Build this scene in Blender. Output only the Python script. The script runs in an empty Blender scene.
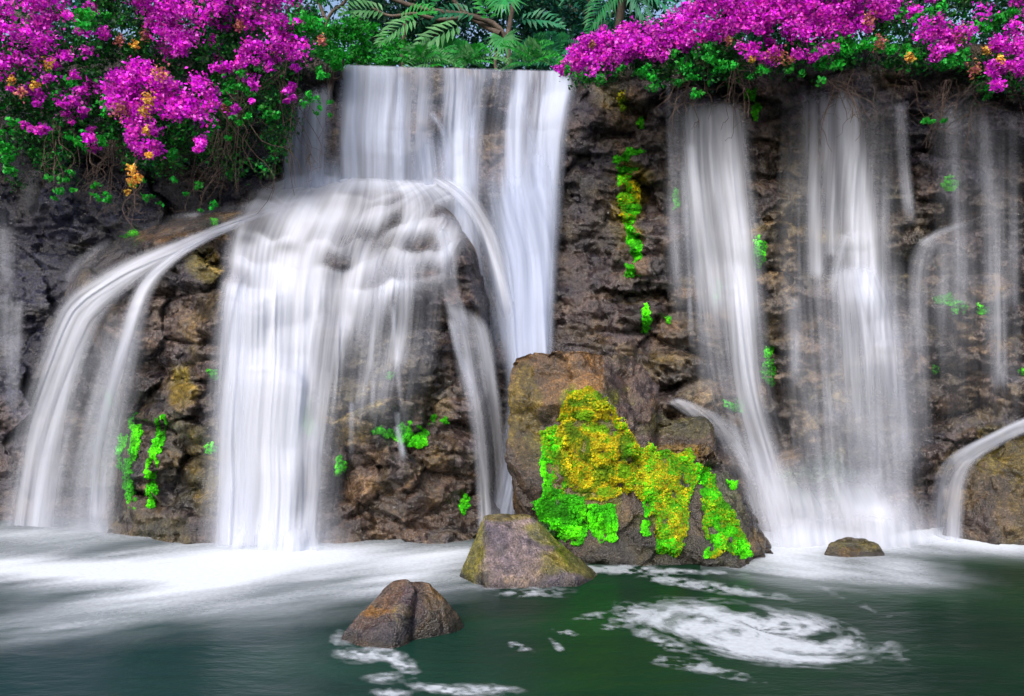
import bpy, bmesh, math, random
import numpy as np
from mathutils import Vector
from mathutils.bvhtree import BVHTree

rng = np.random.default_rng(7)
random.seed(7)
SC = bpy.context.scene
COL = SC.collection
F = 796.0; CX = 512.0; CY = 348.0; H = 2.3      # lens in pixels, frame centre, eye height above the pool

# ------------------------------------------------------------------ maths
def P(px, py, Y):
    px = np.asarray(px, float); py = np.asarray(py, float); Y = np.asarray(Y, float)
    return np.stack(np.broadcast_arrays((px-CX)*Y/F, Y, H-(py-CY)*Y/F), -1)
def proj(p):
    return CX + p[..., 0]*F/p[..., 1], CY - (p[..., 2]-H)*F/p[..., 1]
def sst(a, b, x):
    t = np.clip((x-a)/(b-a), 0, 1); return t*t*(3-2*t)
def _h(i, j, k, s):
    n = (i.astype(np.int64)*374761393 + j.astype(np.int64)*668265263 + k.astype(np.int64)*2147483647 + s*974634777) & 0xffffffff
    n = ((n ^ (n >> 13))*1274126177) & 0xffffffff
    n = ((n ^ (n >> 16))*2246822519) & 0xffffffff
    return ((n ^ (n >> 15)) & 0xffffff)/float(0xffffff)
def vnoise(x, y, z, s=0):
    x, y, z = np.broadcast_arrays(np.asarray(x, float), np.asarray(y, float), np.asarray(z, float))
    i, j, k = np.floor(x), np.floor(y), np.floor(z)
    u, v, w = x-i, y-j, z-k
    u = u*u*u*(u*(u*6-15)+10); v = v*v*v*(v*(v*6-15)+10); w = w*w*w*(w*(w*6-15)+10)
    r = 0
    for a in (0, 1):
        for b in (0, 1):
            for c in (0, 1):
                r = r + _h(i+a, j+b, k+c, s)*(u if a else 1-u)*(v if b else 1-v)*(w if c else 1-w)
    return r*2-1
def fbm(x, y, z, o=4, s=0, g=0.5):
    r = 0; a = 1; t = 0; f = 1
    for q in range(o):
        r = r + a*vnoise(x*f+q*17.3, y*f+q*9.1, z*f+q*3.7, s+q); t += a; a *= g; f *= 2.03
    return r/t
def vor(u, v, s=0, jit=0.9):
    """2-D cells: nearest distance, second distance, id hash, cell centre"""
    i0, j0 = np.floor(u), np.floor(v)
    f1 = np.full(u.shape, 9.); f2 = np.full(u.shape, 9.)
    idh = np.zeros(u.shape); cu = np.zeros(u.shape); cv = np.zeros(u.shape); id2 = np.zeros(u.shape); id3 = np.zeros(u.shape)
    z = np.zeros(u.shape)
    for a in (-1, 0, 1):
        for b in (-1, 0, 1):
            i, j = i0+a, j0+b
            x = i+.5+(_h(i, j, z, s)-.5)*jit; y = j+.5+(_h(i, j, z, s+1)-.5)*jit
            d = ((u-x)**4+(v-y)**4)**.25; m = d < f1
            f2 = np.where(m, f1, np.minimum(f2, d)); f1 = np.where(m, d, f1)
            idh = np.where(m, _h(i, j, z, s+2), idh); id2 = np.where(m, _h(i, j, z, s+3), id2); id3 = np.where(m, _h(i, j, z, s+4), id3)
            cu = np.where(m, x, cu); cv = np.where(m, y, cv)
    return f1, f2, idh, id2, id3, cu, cv
def stones(px, py, sx, sy, s, amp=.12, gap=.10, gw=.14, tilt=.2, warp=.35):
    warp = warp*.55; gw = gw*.7
    """relief of fitted stones, positive = towards the viewer; also a hash per stone"""
    u, v = px/sx, py/sy
    wu = fbm(u*1.3, v*1.3, 0*u, 3, s+20); wv = fbm(u*1.3+7, v*1.3, 0*u, 3, s+30)
    u = u+wu*warp; v = v+wv*warp
    f1, f2, a, b, c, cu, cv = vor(u, v, s)
    # each stone is chipped to three planes
    r = None
    for q in range(3):
        th = (b*7.1+c*3.3+q/3.)*2*math.pi; k = tilt*(.7+1.5*((a*7.7+q*.37) % 1))
        pl = -(u-cu)*np.cos(th)*k-(v-cv)*np.sin(th)*k+((c*5.3+q*.61) % 1)*tilt*.35
        r = pl if r is None else np.minimum(r, pl)
    r = r*1.6 + (a-.5)*2*amp
    r = r - gap*(.15+1.1*((a*3.9+c*2.1) % 1)**1.5)*(1-sst(0, gw, f2-f1))
    return r, a
def inpoly(px, py, poly):
    c = np.zeros(np.shape(px), bool); n = len(poly)
    for i in range(n):
        (x1, y1), (x2, y2) = poly[i], poly[(i+1) % n]
        if y1 == y2: continue
        c ^= ((y1 > py) != (y2 > py)) & (px < (x2-x1)*(py-y1)/(y2-y1)+x1)
    return c
def polydist(px, py, poly, closed=True):
    d = np.full(np.shape(px), 1e9); n = len(poly)
    for i in range(n if closed else n-1):
        (x1, y1), (x2, y2) = poly[i], poly[(i+1) % n]
        dx, dy = x2-x1, y2-y1
        t = np.clip(((px-x1)*dx+(py-y1)*dy)/(dx*dx+dy*dy+1e-9), 0, 1)
        d = np.minimum(d, np.hypot(px-x1-t*dx, py-y1-t*dy))
    return d
def rbf(pts):
    A = np.array(pts, float); n = len(A)
    r = np.hypot(A[:, None, 0]-A[None, :, 0], A[:, None, 1]-A[None, :, 1])
    M = np.zeros((n+1, n+1)); M[:n, :n] = r - np.eye(n)*6; M[:n, n] = 1; M[n, :n] = 1
    w = np.linalg.solve(M, np.append(A[:, 2], 0))
    def f(px, py):
        o = np.full(np.shape(px), w[n])
        for i in range(n): o = o + w[i]*np.hypot(px-A[i, 0], py-A[i, 1])
        return o
    return f
def blur(a, n, ax):
    k = np.ones(2*n+1)/(2*n+1)
    return np.apply_along_axis(lambda m: np.convolve(np.pad(m, n, mode='edge'), k, 'valid'), ax, a)
def cr(pts, n):
    """smooth resample of a poly-line"""
    p = np.array(pts, float); p = np.vstack([2*p[0]-p[1], p, 2*p[-1]-p[-2]]); m = len(p)-3
    seg = np.hypot(*(p[2:m+2, :2]-p[1:m+1, :2]).T); cum = np.append(0, np.cumsum(seg))
    t = np.linspace(0, cum[-1], n); i = np.clip(np.searchsorted(cum, t, side='right')-1, 0, m-1)
    f = ((t-cum[i])/seg[i])[:, None]
    a, b, c, d = p[i], p[i+1], p[i+2], p[i+3]
    return .5*((2*b)+(-a+c)*f+(2*a-5*b+4*c-d)*f*f+(-a+3*b-3*c+d)*f**3)

# ------------------------------------------------------------------ objects
def tag(o, label=None, cat=None, group=None, kind=None):
    if label: o['label'] = label
    if cat: o['category'] = cat
    if group: o['group'] = group
    if kind: o['kind'] = kind
    return o
def empty(name, loc, **k):
    o = bpy.data.objects.new(name, None); COL.objects.link(o); o.location = Vector([float(c) for c in loc]); o.empty_display_size = .2
    return tag(o, **k)
def mesh_obj(name, verts, faces, mat, parent=None, smooth=True, attrs=None):
    """verts Nx3, faces MxK array; attrs {name: Nx3 colour or N float}"""
    verts = np.asarray(verts, np.float32); faces = np.asarray(faces, np.int32)
    if parent is not None: verts = verts - np.array(parent.location, np.float32)
    me = bpy.data.meshes.new(name); K = faces.shape[1]
    me.vertices.add(len(verts)); me.vertices.foreach_set('co', verts.ravel())
    me.loops.add(faces.size); me.loops.foreach_set('vertex_index', faces.ravel())
    me.polygons.add(len(faces)); me.polygons.foreach_set('loop_start', np.arange(0, faces.size, K, dtype=np.int32))
    me.polygons.foreach_set('loop_total', np.full(len(faces), K, np.int32))
    me.polygons.foreach_set('use_smooth', np.full(len(faces), smooth))
    me.update(calc_edges=True)
    for n, v in (attrs or {}).items():
        v = np.asarray(v, np.float32)
        if v.ndim == 2:
            a = me.attributes.new(n, 'FLOAT_VECTOR', 'POINT'); a.data.foreach_set('vector', v.ravel())
        else:
            a = me.attributes.new(n, 'FLOAT', 'POINT'); a.data.foreach_set('value', v)
    me.materials.append(mat)
    o = bpy.data.objects.new(name, me); COL.objects.link(o)
    if parent is not None: o.parent = parent
    return o
def grid_faces(nv, nu, mask=None):
    i = np.arange(nv*nu).reshape(nv, nu)
    f = np.stack([i[:-1, :-1], i[1:, :-1], i[1:, 1:], i[:-1, 1:]], -1)
    if mask is not None:
        k = mask[:-1, :-1] & mask[1:, :-1] & mask[1:, 1:] & mask[:-1, 1:]; f = f[k]
    return f.reshape(-1, 4)
def compact(v, f, attrs):
    used = np.unique(f); m = np.full(len(v), -1); m[used] = np.arange(len(used))
    return v[used], m[f], {k: a[used] for k, a in attrs.items()}

# ------------------------------------------------------------------ materials
class N:
    def __init__(s, name):
        s.m = bpy.data.materials.new(name); s.m.use_nodes = True; s.t = s.m.node_tree; s.t.nodes.clear()
        s.out = s.t.nodes.new('ShaderNodeOutputMaterial')
    def n(s, typ, ins=None, **k):
        o = s.t.nodes.new('ShaderNode'+typ)
        for a, b in k.items(): setattr(o, a, b)
        for a, b in (ins or {}).items():
            if isinstance(b, bpy.types.NodeSocket): s.t.links.new(b, o.inputs[a])
            else: o.inputs[a].default_value = b
        return o
    def attr(s, n, out='Vector'): return s.n('Attribute', attribute_name=n).outputs[out]
    def math(s, op, a, b=0., c=None, clamp=False):
        d = {0: a, 1: b}
        if c is not None: d[2] = c
        return s.n('Math', d, operation=op, use_clamp=clamp).outputs[0]
    def mix(s, f, a, b, mode='MIX'):
        o = s.n('Mix', data_type='RGBA', blend_type=mode)
        for sock, v in ((o.inputs[0], f), (o.inputs[6], a), (o.inputs[7], b)):
            if isinstance(v, bpy.types.NodeSocket): s.t.links.new(v, sock)
            else: sock.default_value = v if isinstance(v, float) else (*v, 1)[:4]
        return o.outputs[2]
    def noise(s, vec, scale, det=4., rough=.55, out='Fac'):
        return s.n('TexNoise', {'Vector': vec, 'Scale': scale, 'Detail': det, 'Roughness': rough}).outputs[out]
    def ramp(s, f, *st):
        o = s.n('ValToRGB', {'Fac': f}); r = o.color_ramp
        while len(r.elements) < len(st): r.elements.new(.5)
        for e, (p, c) in zip(r.elements, st): e.position = p; e.color = (*c, 1) if isinstance(c, tuple) else (c, c, c, 1)
        return o.outputs[0]
    def rng(s, v, a, b, c, d):
        return s.n('MapRange', {0: v, 1: a, 2: b, 3: c, 4: d}).outputs[0]
    def end(s, sh): s.t.links.new(sh, s.out.inputs['Surface']); return s.m
def rock_mat(name, rough=(.25, .6), bump=.6, facet=.8):
    a = N(name); pos = a.n('NewGeometry').outputs['Position']; col = a.attr('tint')
    n1 = a.noise(pos, 3.2, 8, .65); n2 = a.noise(pos, 15, 6, .7); n3 = a.noise(pos, 60, 3, .6)
    v = a.ramp(n1, (.3, (.36, .40, .62)), (.5, (1., .95, .98)), (.7, (2.0, 1.8, 1.35)))  # shadow blue and highlight olive-tan put into the rock colour by noise
    c = a.mix(1., col, v, 'MULTIPLY')
    ol = a.rng(a.noise(pos, 1.7, 7, .7), .50, .66, 0, .65); c = a.mix(ol, c, a.mix(1., c, (1.45, 1.35, .42), 'MULTIPLY'))
    v2 = a.ramp(n2, (.30, .35), (.5, 1.), (.68, 1.9)); c = a.mix(.9, c, v2, 'MULTIPLY')
    v3 = a.ramp(n3, (.3, .5), (.7, 1.6)); c = a.mix(.9, c, v3, 'MULTIPLY')
    cr_ = a.n('TexVoronoi', {'Vector': a.mix(.25, pos, a.noise(pos, 4, 4, .6, 'Color')), 'Scale': 7.}, feature='DISTANCE_TO_EDGE').outputs['Distance']
    h = a.math('MULTIPLY_ADD', n2, .5, a.math('MULTIPLY', n1, .8)); h = a.math('MULTIPLY_ADD', n3, .24, h)
    h = a.math('MULTIPLY_ADD', a.rng(cr_, 0, .06, 0, 1), .05, h)
    def fac(sc, w):
        vv = a.n('VectorMath', {0: pos, 1: a.n('VectorMath', {0: a.noise(pos, sc*.8, 3, .5, 'Color'), 1: (.35/sc*2,)*3}, operation='MULTIPLY').outputs[0]}, operation='ADD').outputs[0]
        vc = a.n('TexVoronoi', {'Vector': vv, 'Scale': sc}, distance='CHEBYCHEV').outputs['Color']
        return a.n('VectorMath', {0: a.n('VectorMath', {0: vc, 1: (.5, .5, .5)}, operation='SUBTRACT').outputs[0], 1: (w, w, w)}, operation='MULTIPLY').outputs[0]
    nv_ = a.n('VectorMath', {0: a.n('NewGeometry').outputs['Normal'], 1: fac(3.6, facet)}, operation='ADD').outputs[0]
    nv_ = a.n('VectorMath', {0: nv_, 1: fac(10., facet*.8)}, operation='ADD').outputs[0]
    nv_ = a.n('VectorMath', {0: nv_}, operation='NORMALIZE').outputs[0]
    b = a.n('Bump', {'Height': h, 'Strength': bump, 'Distance': .08, 'Normal': nv_})
    p = a.n('BsdfPrincipled', {'Base Color': c, 'Roughness': a.rng(n2, .3, .7, *rough), 'Normal': b.outputs[0], 'Specular IOR Level': .65})
    return a.end(p.outputs[0])
def leaf_mat(name, tr=.35, rough=.5):
    a = N(name); col = a.attr('tint')
    p = a.n('BsdfPrincipled', {'Base Color': col, 'Roughness': rough, 'Specular IOR Level': .3})
    t = a.n('BsdfTranslucent', {'Color': col})
    return a.end(a.n('MixShader', {0: tr, 1: p.outputs[0], 2: t.outputs[0]}).outputs[0])
def fall_mat(name, tint=(.65, .70, .82), sk=2.2):
    a = N(name); fl = a.attr('flow'); d = a.attr('dens', 'Fac')
    def st(su, sv, o):
        m = a.n('Mapping', {'Vector': fl, 'Scale': (su, sv, 1), 'Location': (o, o*.7, 0)})
        return a.noise(m.outputs[0], 1., 3, .55)
    s1 = st(3.2, .22, 0); s2 = st(11, .35, 5); s3 = st(34, .5, 9)
    s = a.math('MULTIPLY_ADD', s2, .36, a.math('MULTIPLY', s1, .50)); s = a.math('MULTIPLY_ADD', s3, .14, s)
    s = a.rng(s, .33, .68, -.42, .42)
    # thin water shows the streaks most, thick water closes up to a white sheet
    k = a.math('MULTIPLY', d, a.math('SUBTRACT', 1.12, d)); k = a.math('MULTIPLY', k, sk)
    al = a.math('MULTIPLY_ADD', s, k, d, clamp=True)
    b = a.n('Bump', {'Height': s, 'Strength': .2, 'Distance': .05})
    di = a.n('BsdfDiffuse', {'Color': (*tint, 1), 'Normal': b.outputs[0]}); t = a.n('BsdfTranslucent', {'Color': (*tint, 1)})
    w = a.n('MixShader', {0: .35, 1: di.outputs[0], 2: t.outputs[0]})
    return a.end(a.n('MixShader', {0: al, 1: a.n('BsdfTransparent').outputs[0], 2: w.outputs[0]}).outputs[0])
def foam_mat(name):
    a = N(name); d = a.attr('dens', 'Fac')
    pos = a.n('NewGeometry').outputs['Position']
    s = a.rng(a.noise(pos, 22, 4, .6), .3, .7, -.12, .12)
    al = a.math('MULTIPLY_ADD', s, a.math('MULTIPLY', a.math('MULTIPLY', d, a.math('SUBTRACT', 1.1, d)), 2.2), d, clamp=True)
    di = a.n('BsdfDiffuse', {'Color': (.64, .70, .78, 1)})
    return a.end(a.n('MixShader', {0: al, 1: a.n('BsdfTransparent').outputs[0], 2: di.outputs[0]}).outputs[0])
def pool_mat():
    a = N('pool'); pos = a.n('NewGeometry').outputs['Position']
    m = a.n('Mapping', {'Vector': pos, 'Scale': (.5, 1.3, 1)}).outputs[0]
    n = a.noise(m, .9, 4, .5); n2 = a.noise(m, 5, 4, .6)
    x = a.n('SeparateXYZ', {0: pos}).outputs[0]
    side = a.rng(x, -3., .5, 0, 1)
    c = a.mix(side, (.007, .025, .030), (.003, .017, .010))
    c = a.mix(a.rng(n, .35, .68, 0, 1), c, a.mix(side, (.012, .04, .042), (.005, .032, .013)))
    b = a.n('Bump', {'Height': a.math('MULTIPLY_ADD', n2, .5, n), 'Strength': .6, 'Distance': .06})
    p = a.n('BsdfPrincipled', {'Base Color': c, 'Roughness': .3, 'Normal': b.outputs[0], 'IOR': 1.33, 'Specular IOR Level': .2})
    return a.end(p.outputs[0])
def plain_mat(name, c, rough=.8, scale=8., var=.5):
    a = N(name); pos = a.n('NewGeometry').outputs['Position']; n = a.noise(pos, scale, 5, .6)
    lo = tuple(v*(1-var) for v in c); hi = tuple(v*(1+var) for v in c)
    col = a.mix(a.rng(n, .3, .7, 0, 1), lo, hi)
    b = a.n('Bump', {'Height': n, 'Strength': .6, 'Distance': .04})
    return a.end(a.n('BsdfPrincipled', {'Base Color': col, 'Roughness': rough, 'Normal': b.outputs[0]}).outputs[0])
M_cliff = rock_mat('wet_cliff_rock', (.12, .42), .6, .95); M_bould = rock_mat('wet_boulder_rock', (.10, .34), .6, .4)
M_leaf = leaf_mat('leaf'); M_petal = leaf_mat('petal', .3, .7); M_moss = leaf_mat('moss', .2, .85)
M_fall = fall_mat('falling_water'); M_foam = foam_mat('foam'); M_pool = pool_mat()
M_bark = plain_mat('bark', (.10, .075, .06)); M_twig = plain_mat('twig', (.075, .05, .04), .8, 30)
M_soil = plain_mat('soil', (.05, .04, .03))

# ------------------------------------------------------------------ rock relief
def tint_of(px, py, base, blots, s=0, e0=.55):
    """rock colour: base plus blots of stain, lichen and painted shade"""
    c = np.broadcast_to(np.array(base, float), px.shape+(3,)).copy()
    wob = fbm(px/22, py/22, 0*px, 4, s+70)
    for (x, y, rx, ry, colr, k) in blots:
        r = np.hypot((px-x)/rx, (py-y)/ry)+wob*.8
        w = (1-sst(e0, 1.1, r))*k
        c = c*(1-w[..., None])+np.array(colr)*w[..., None]
    return c
OLIVE = (.16, .14, .012); YEL = (.30, .24, .02); TAN = (.22, .16, .11); PURP = (.15, .12, .14); SHADE = (.022, .030, .078)  # the last one is bluish shade painted into the wall colour
GREEN = (.02, .30, .01); BRN = (.16, .085, .04)

wall_base = rbf([(-150, 60, 11.9), (100, 60, 12.0), (250, 80, 12.0), (320, 66, 11.7), (450, 66, 11.6), (575, 72, 11.5), (640, 75, 11.2),
                 (700, 95, 11.2), (800, 80, 11.4), (950, 80, 11.3), (1150, 80, 11.0),
                 (-100, 300, 11.4), (50, 300, 11.3), (150, 200, 11.8), (350, 190, 11.5), (480, 200, 11.2), (560, 300, 11.05), (620, 300, 10.85),
                 (720, 250, 11.1), (850, 262, 10.75), (850, 225, 11.15), (930, 230, 10.9), (960, 330, 10.7), (1100, 300, 10.5), (780, 295, 10.75), (780, 320, 11.0), (780, 440, 10.8),
                 (60, 440, 10.7), (60, 452, 10.9), (60, 530, 10.6), (-100, 520, 10.5), (520, 420, 11.), (520, 530, 10.7), (620, 450, 10.6),
                 (720, 400, 10.6), (700, 430, 10.3), (760, 470, 10.1), (800, 455, 10.2), (830, 500, 9.9), (880, 500, 10.1), (900, 530, 9.9), (950, 440, 10.5), (940, 530, 10.1), (1024, 400, 10.4),
                 (300, 600, 10.), (700, 600, 10.), (1000, 600, 9.7), (0, 600, 10.3)])
def wall_depth(px, py):
    d = wall_base(px, py)
    rt = sst(560, 640, px)                                  # built-up stones on the right, massive plates on the left
    s1, a1 = stones(px, py, 66, 38, 11, .13, .11, .09, .28, .5)
    s2, a2 = stones(px, py, 26, 16, 23, .03, .035, .10, .075, .55)
    s3, a3 = stones(px, py, 11, 7, 29, .006, .008, .15, .02, .6); s2 = s2+s3
    l1, b1 = stones(px, py, 150, 80, 37, .18, .10, .05, .28, .55)
    l2, b2 = stones(px, py, 50, 24, 43, .04, .03, .10, .08, .5); l2 = l2+s3*.6
    r = rt*(s1+s2)+(1-rt)*(l1+l2*.5)
    st = (py/17+px/160+fbm(px/60, py/40, 0*px, 3, 8)*1.6); st = st-np.floor(st)
    r = r + (.022+.012*rt)*fbm(px/10, py/8, 0*px, 5, 3)+.09*fbm(px/50, py/50, 0*px, 3, 4)+.035*(1-st)*sst(-.2, .3, fbm(px/70, py/40, 0*px, 2, 9))
    r = r - .05*np.clip(1-np.abs(fbm(px/36, py/24, 0*px, 4, 14))*9, 0, 1)
    lip = 1-sst(66, 100, py)                                # the lip of the main fall is level
    d = d - r*(1-.8*lip)*(1-.4*sst(490, 530, py))
    return d, rt*a1+(1-rt)*b1, rt*a2+(1-rt)*b2

GX0, GX1, GY0, GY1, ST = -170, 1200, 44, 600, 1.7
gx = np.arange(GX0, GX1, ST); gy = np.arange(GY0, GY1, ST)
PX, PY = np.meshgrid(gx, gy)
WD, WA, WB = wall_depth(PX, PY)
OUT = [(60, 296), (72, 264), (98, 242), (170, 215), (250, 204), (330, 183), (380, 173), (430, 184), (462, 210), (484, 248), (497, 300), (501, 350),
       (497, 420), (502, 500), (498, 560), (490, 598), (100, 598), (108, 520), (114, 440), (100, 360), (78, 322)]
out_base = rbf([(330, 185, 11.2), (380, 176, 11.2), (430, 190, 11.0), (250, 208, 11.1), (170, 217, 11.2), (100, 245, 11.), (65, 285, 10.7),
                (300, 240, 10.5), (380, 235, 10.4), (440, 228, 10.3), (470, 262, 10.4), (250, 285, 9.85), (330, 285, 9.8), (400, 262, 9.9), (420, 300, 9.65), (480, 320, 10.1), (490, 400, 10.0),
                (300, 215, 10.8), (380, 205, 10.8), (300, 262, 10.1), (220, 300, 9.7), (220, 400, 9.5), (220, 545, 9.3), (330, 400, 9.5), (330, 545, 9.3), (430, 400, 9.5), (440, 545, 9.3), (490, 500, 9.7), (480, 545, 9.5),
                (150, 258, 10.4), (185, 262, 10.2), (210, 240, 9.95), (205, 300, 9.8), (190, 315, 10.0), (110, 300, 10.3), (150, 330, 10.1), (120, 400, 10.25), (150, 440, 9.8), (120, 530, 9.8), (140, 545, 9.5), (180, 545, 9.35),
                (180, 370, 9.8), (70, 300, 10.5), (100, 340, 10.5), (300, 598, 9.2), (110, 598, 9.6), (480, 598, 9.3)])
inO = inpoly(PX, PY, OUT); dO = polydist(PX, PY, OUT)
sd = np.where(inO, dO, -dO)
o1, oa = stones(PX, PY, 82, 46, 51, .14, .12, .08, .30, .5)
o2, ob = stones(PX, PY, 34, 18, 57, .03, .035, .10, .08, .55)
o3, oc = stones(PX, PY, 12, 7, 58, .006, .008, .15, .02, .6); o2 = o2+o3
st_ = (PY/15+PX/120+fbm(PX/60, PY/40, 0*PX, 3, 88)*1.5); st_ = st_-np.floor(st_)
o2 = o2+.04*(1-st_)*sst(-.2, .3, fbm(PX/60, PY/40, 0*PX, 2, 89))*(1-sst(420, 470, PY))-.05*np.clip(1-np.abs(fbm(PX/40, PY/26, 0*PX, 4, 84))*9, 0, 1)
TIER = [193, 211, 238, 260, 292]
def tier(px, py):
    y = py+((px-345)/115.)**2*15+5*vnoise(px/60, 0*px, 0*px, 77)+.05*(px-345)
    k = np.zeros(px.shape); t = np.zeros(px.shape); prev = 176.
    for i, q in enumerate(TIER+[400.]):
        q2 = q+9*vnoise(px/48+i*9, 0*px, 0*px, 79)+3.5*vnoise(px/17+i*5, 0*px, 0*px, 80)+1.5*vnoise(px/7+i*5, 0*px, 0*px, 82); m = (y >= prev) & (y < q2); k = np.where(m, i, k); t = np.where(m, (y-prev)/(q2-prev+1e-6), t); prev = q2
    k = np.where(y >= prev, len(TIER), k)
    return k, t, y
tk, tt, ty = tier(PX, PY)
dome = sst(205, 240, PX)*(1-sst(470, 490, PX))
base_ = out_base(PX, PY)
stair = np.array([11.1, 10.85, 10.6, 10.3, 10.0, 9.72])[tk.astype(int)]
base_ = np.where(ty < 292, base_*(1-.38*dome)+stair*.38*dome, base_)
rf_ = 1-.6*sst(470, 530, PY)-.45*dome*(1-sst(290, 320, PY))
OD = base_ - o1*rf_ - o2*rf_ - .032*fbm(PX/10, PY/8, 0*PX, 5, 61) - .08*fbm(PX/45, PY/45, 0*PX, 3, 62)
# stepped ledges the water runs over
ld = out_base(PX, PY)
side = 1-sst(0, 26, sd); side = np.where(PY > 500, side*(1-sst(500, 540, PY)), side)
OD = OD + (np.maximum(WD+.15-OD, 0.2))*side**2.2
OD = np.where(inO, OD, WD+.3)

cliff_blots = [(60, 260, 200, 170, SHADE, .85), (150, 200, 160, 60, SHADE, .8), (60, 480, 140, 60, (.10, .08, .10), .5), (240, 120, 120, 80, SHADE, .8),
    (622, 105, 28, 30, TAN, .8), (628, 200, 20, 45, YEL, .75), (615, 95, 20, 25, OLIVE, .6), (700, 330, 60, 60, TAN, .45), (780, 260, 60, 60, (.16, .13, .07), .6), (690, 380, 60, 60, (.15, .13, .09), .6),
    (880, 220, 60, 70, (.12, .11, .08), .6), (800, 400, 90, 90, (.16, .13, .10), .6), (860, 430, 60, 70, (.14, .14, .09), .5), (960, 300, 60, 40, (.12, .10, .07), .5), (960, 380, 70, 60, (.16, .13, .10), .6),
    (600, 290, 50, 60, (.13, .10, .10), .5), (590, 160, 30, 80, SHADE, .5), (830, 490, 60, 40, (.06, .16, .08), .7), (950, 130, 120, 60, SHADE, .6), (700, 95, 60, 40, SHADE, .5), (990, 470, 40, 60, OLIVE, .5), (800, 170, 25, 60, OLIVE, .3), (845, 240, 30, 12, OLIVE, .6)]
def stone_var(c, a, b):
    k = .48*(.6+.8*a)*(.7+.6*b)
    hue = np.stack([1+.22*(b-.5), np.ones_like(a), 1-.25*(b-.5)], -1)
    return c*k[..., None]*hue
wt = stone_var(tint_of(PX, PY, (.085, .070, .072), cliff_blots, 1), WA, WB)
v = P(PX, PY, WD)
LIP = (np.interp(gx, [300, 330, 582, 600], [44, 66, 71, 44])+1.6*vnoise(gx/23, 0*gx, 0*gx, 5)*(np.abs(gx-456) < 120))[None, :]+0*PX
jl = np.clip(((LIP-GY0)/ST).astype(int)+1, 0, len(gy)-1); DL = np.take_along_axis(WD, jl, 0); VL = P(PX, LIP, DL)
back = np.clip(LIP-PY, 0, None)*.06
ab = PY < LIP
v[..., 1] = np.where(ab, DL+back, v[..., 1]); v[..., 2] = np.where(ab, VL[..., 2]-.02*back, v[..., 2]); v[..., 0] = np.where(ab, VL[..., 0], v[..., 0])
WD = np.where(ab, DL, WD); v = v.reshape(-1, 3)
cliff = empty('cliff', (0, 11, 0), label='tall dark wet rock cliff behind the pool and falls', cat='cliff', kind='structure')
f_ = grid_faces(*PX.shape)
mesh_obj('rock_face', v, f_, M_cliff, cliff, True, {'tint': wt.reshape(-1, 3)})

out_blots = [(190, 280, 26, 40, OLIVE, .0), (203, 268, 16, 22, YEL, .6), (183, 385, 14, 22, YEL, .6), (170, 310, 40, 30, TAN, .3), (160, 540, 60, 30, (.14, .12, .03), .5), (190, 460, 40, 50, (.15, .13, .06), .5),
    (350, 400, 45, 50, (.17, .15, .06), .6), (320, 545, 50, 30, TAN, .5), (420, 400, 40, 40, (.14, .12, .06), .5), (455, 200, 30, 20, PURP, .5), (455, 300, 30, 70, (.13, .10, .11), .6), (400, 500, 90, 60, (.14, .10, .07), .6),
    (180, 226, 110, 18, (.26, .16, .07), .85), (300, 200, 60, 16, BRN, .6), (250, 225, 40, 14, OLIVE, .5), (485, 380, 20, 120, (.07, .065, .09), .8), (210, 470, 20, 60, OLIVE, .4), (400, 345, 60, 30, (.12, .11, .08), .5)]
ot = stone_var(tint_of(PX, PY, (.082, .068, .070), out_blots, 2), oa, ob)
v = P(PX, PY, OD).reshape(-1, 3)
outc = empty('rock_outcrop', P(300, 545, 9.6)*np.array([1, 1, 0]), label='huge broad rock outcrop left of centre with water pouring over its stepped top', cat='rock outcrop')
mask = sd > -3
f_ = grid_faces(*PX.shape, mask)
vv, ff, aa = compact(v, f_, {'tint': ot.reshape(-1, 3)})
mesh_obj('rock_body', vv, ff, M_cliff, outc, True, aa)

# depth maps the water rides on (smoothed, nearest envelope)
def smooth_near(D):
    E = np.minimum(np.minimum(np.roll(D, 2, 1), np.roll(D, -2, 1)), np.minimum(np.roll(D, 2, 0), np.roll(D, -2, 0)))
    E = np.minimum(E, D); E = blur(E, 2, 0)
    for q in (3, -3): E = np.minimum(E, np.roll(E, q, 0))
    for q in (3, -3): E = np.minimum(E, np.roll(E, q, 1))
    return blur(blur(E, 4, 1), 3, 0)
SW = smooth_near(WD)
both = np.where(inO, np.minimum(OD, WD), WD); SB = smooth_near(both)
def samp(G, px, py):
    fx = np.clip((px-GX0)/ST, 0, G.shape[1]-1.001); fy = np.clip((py-GY0)/ST, 0, G.shape[0]-1.001)
    i = fx.astype(int); j = fy.astype(int); a = fx-i; b = fy-j
    return (G[j, i]*(1-a)+G[j, i+1]*a)*(1-b)+(G[j+1, i]*(1-a)+G[j+1, i+1]*a)*b

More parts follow.
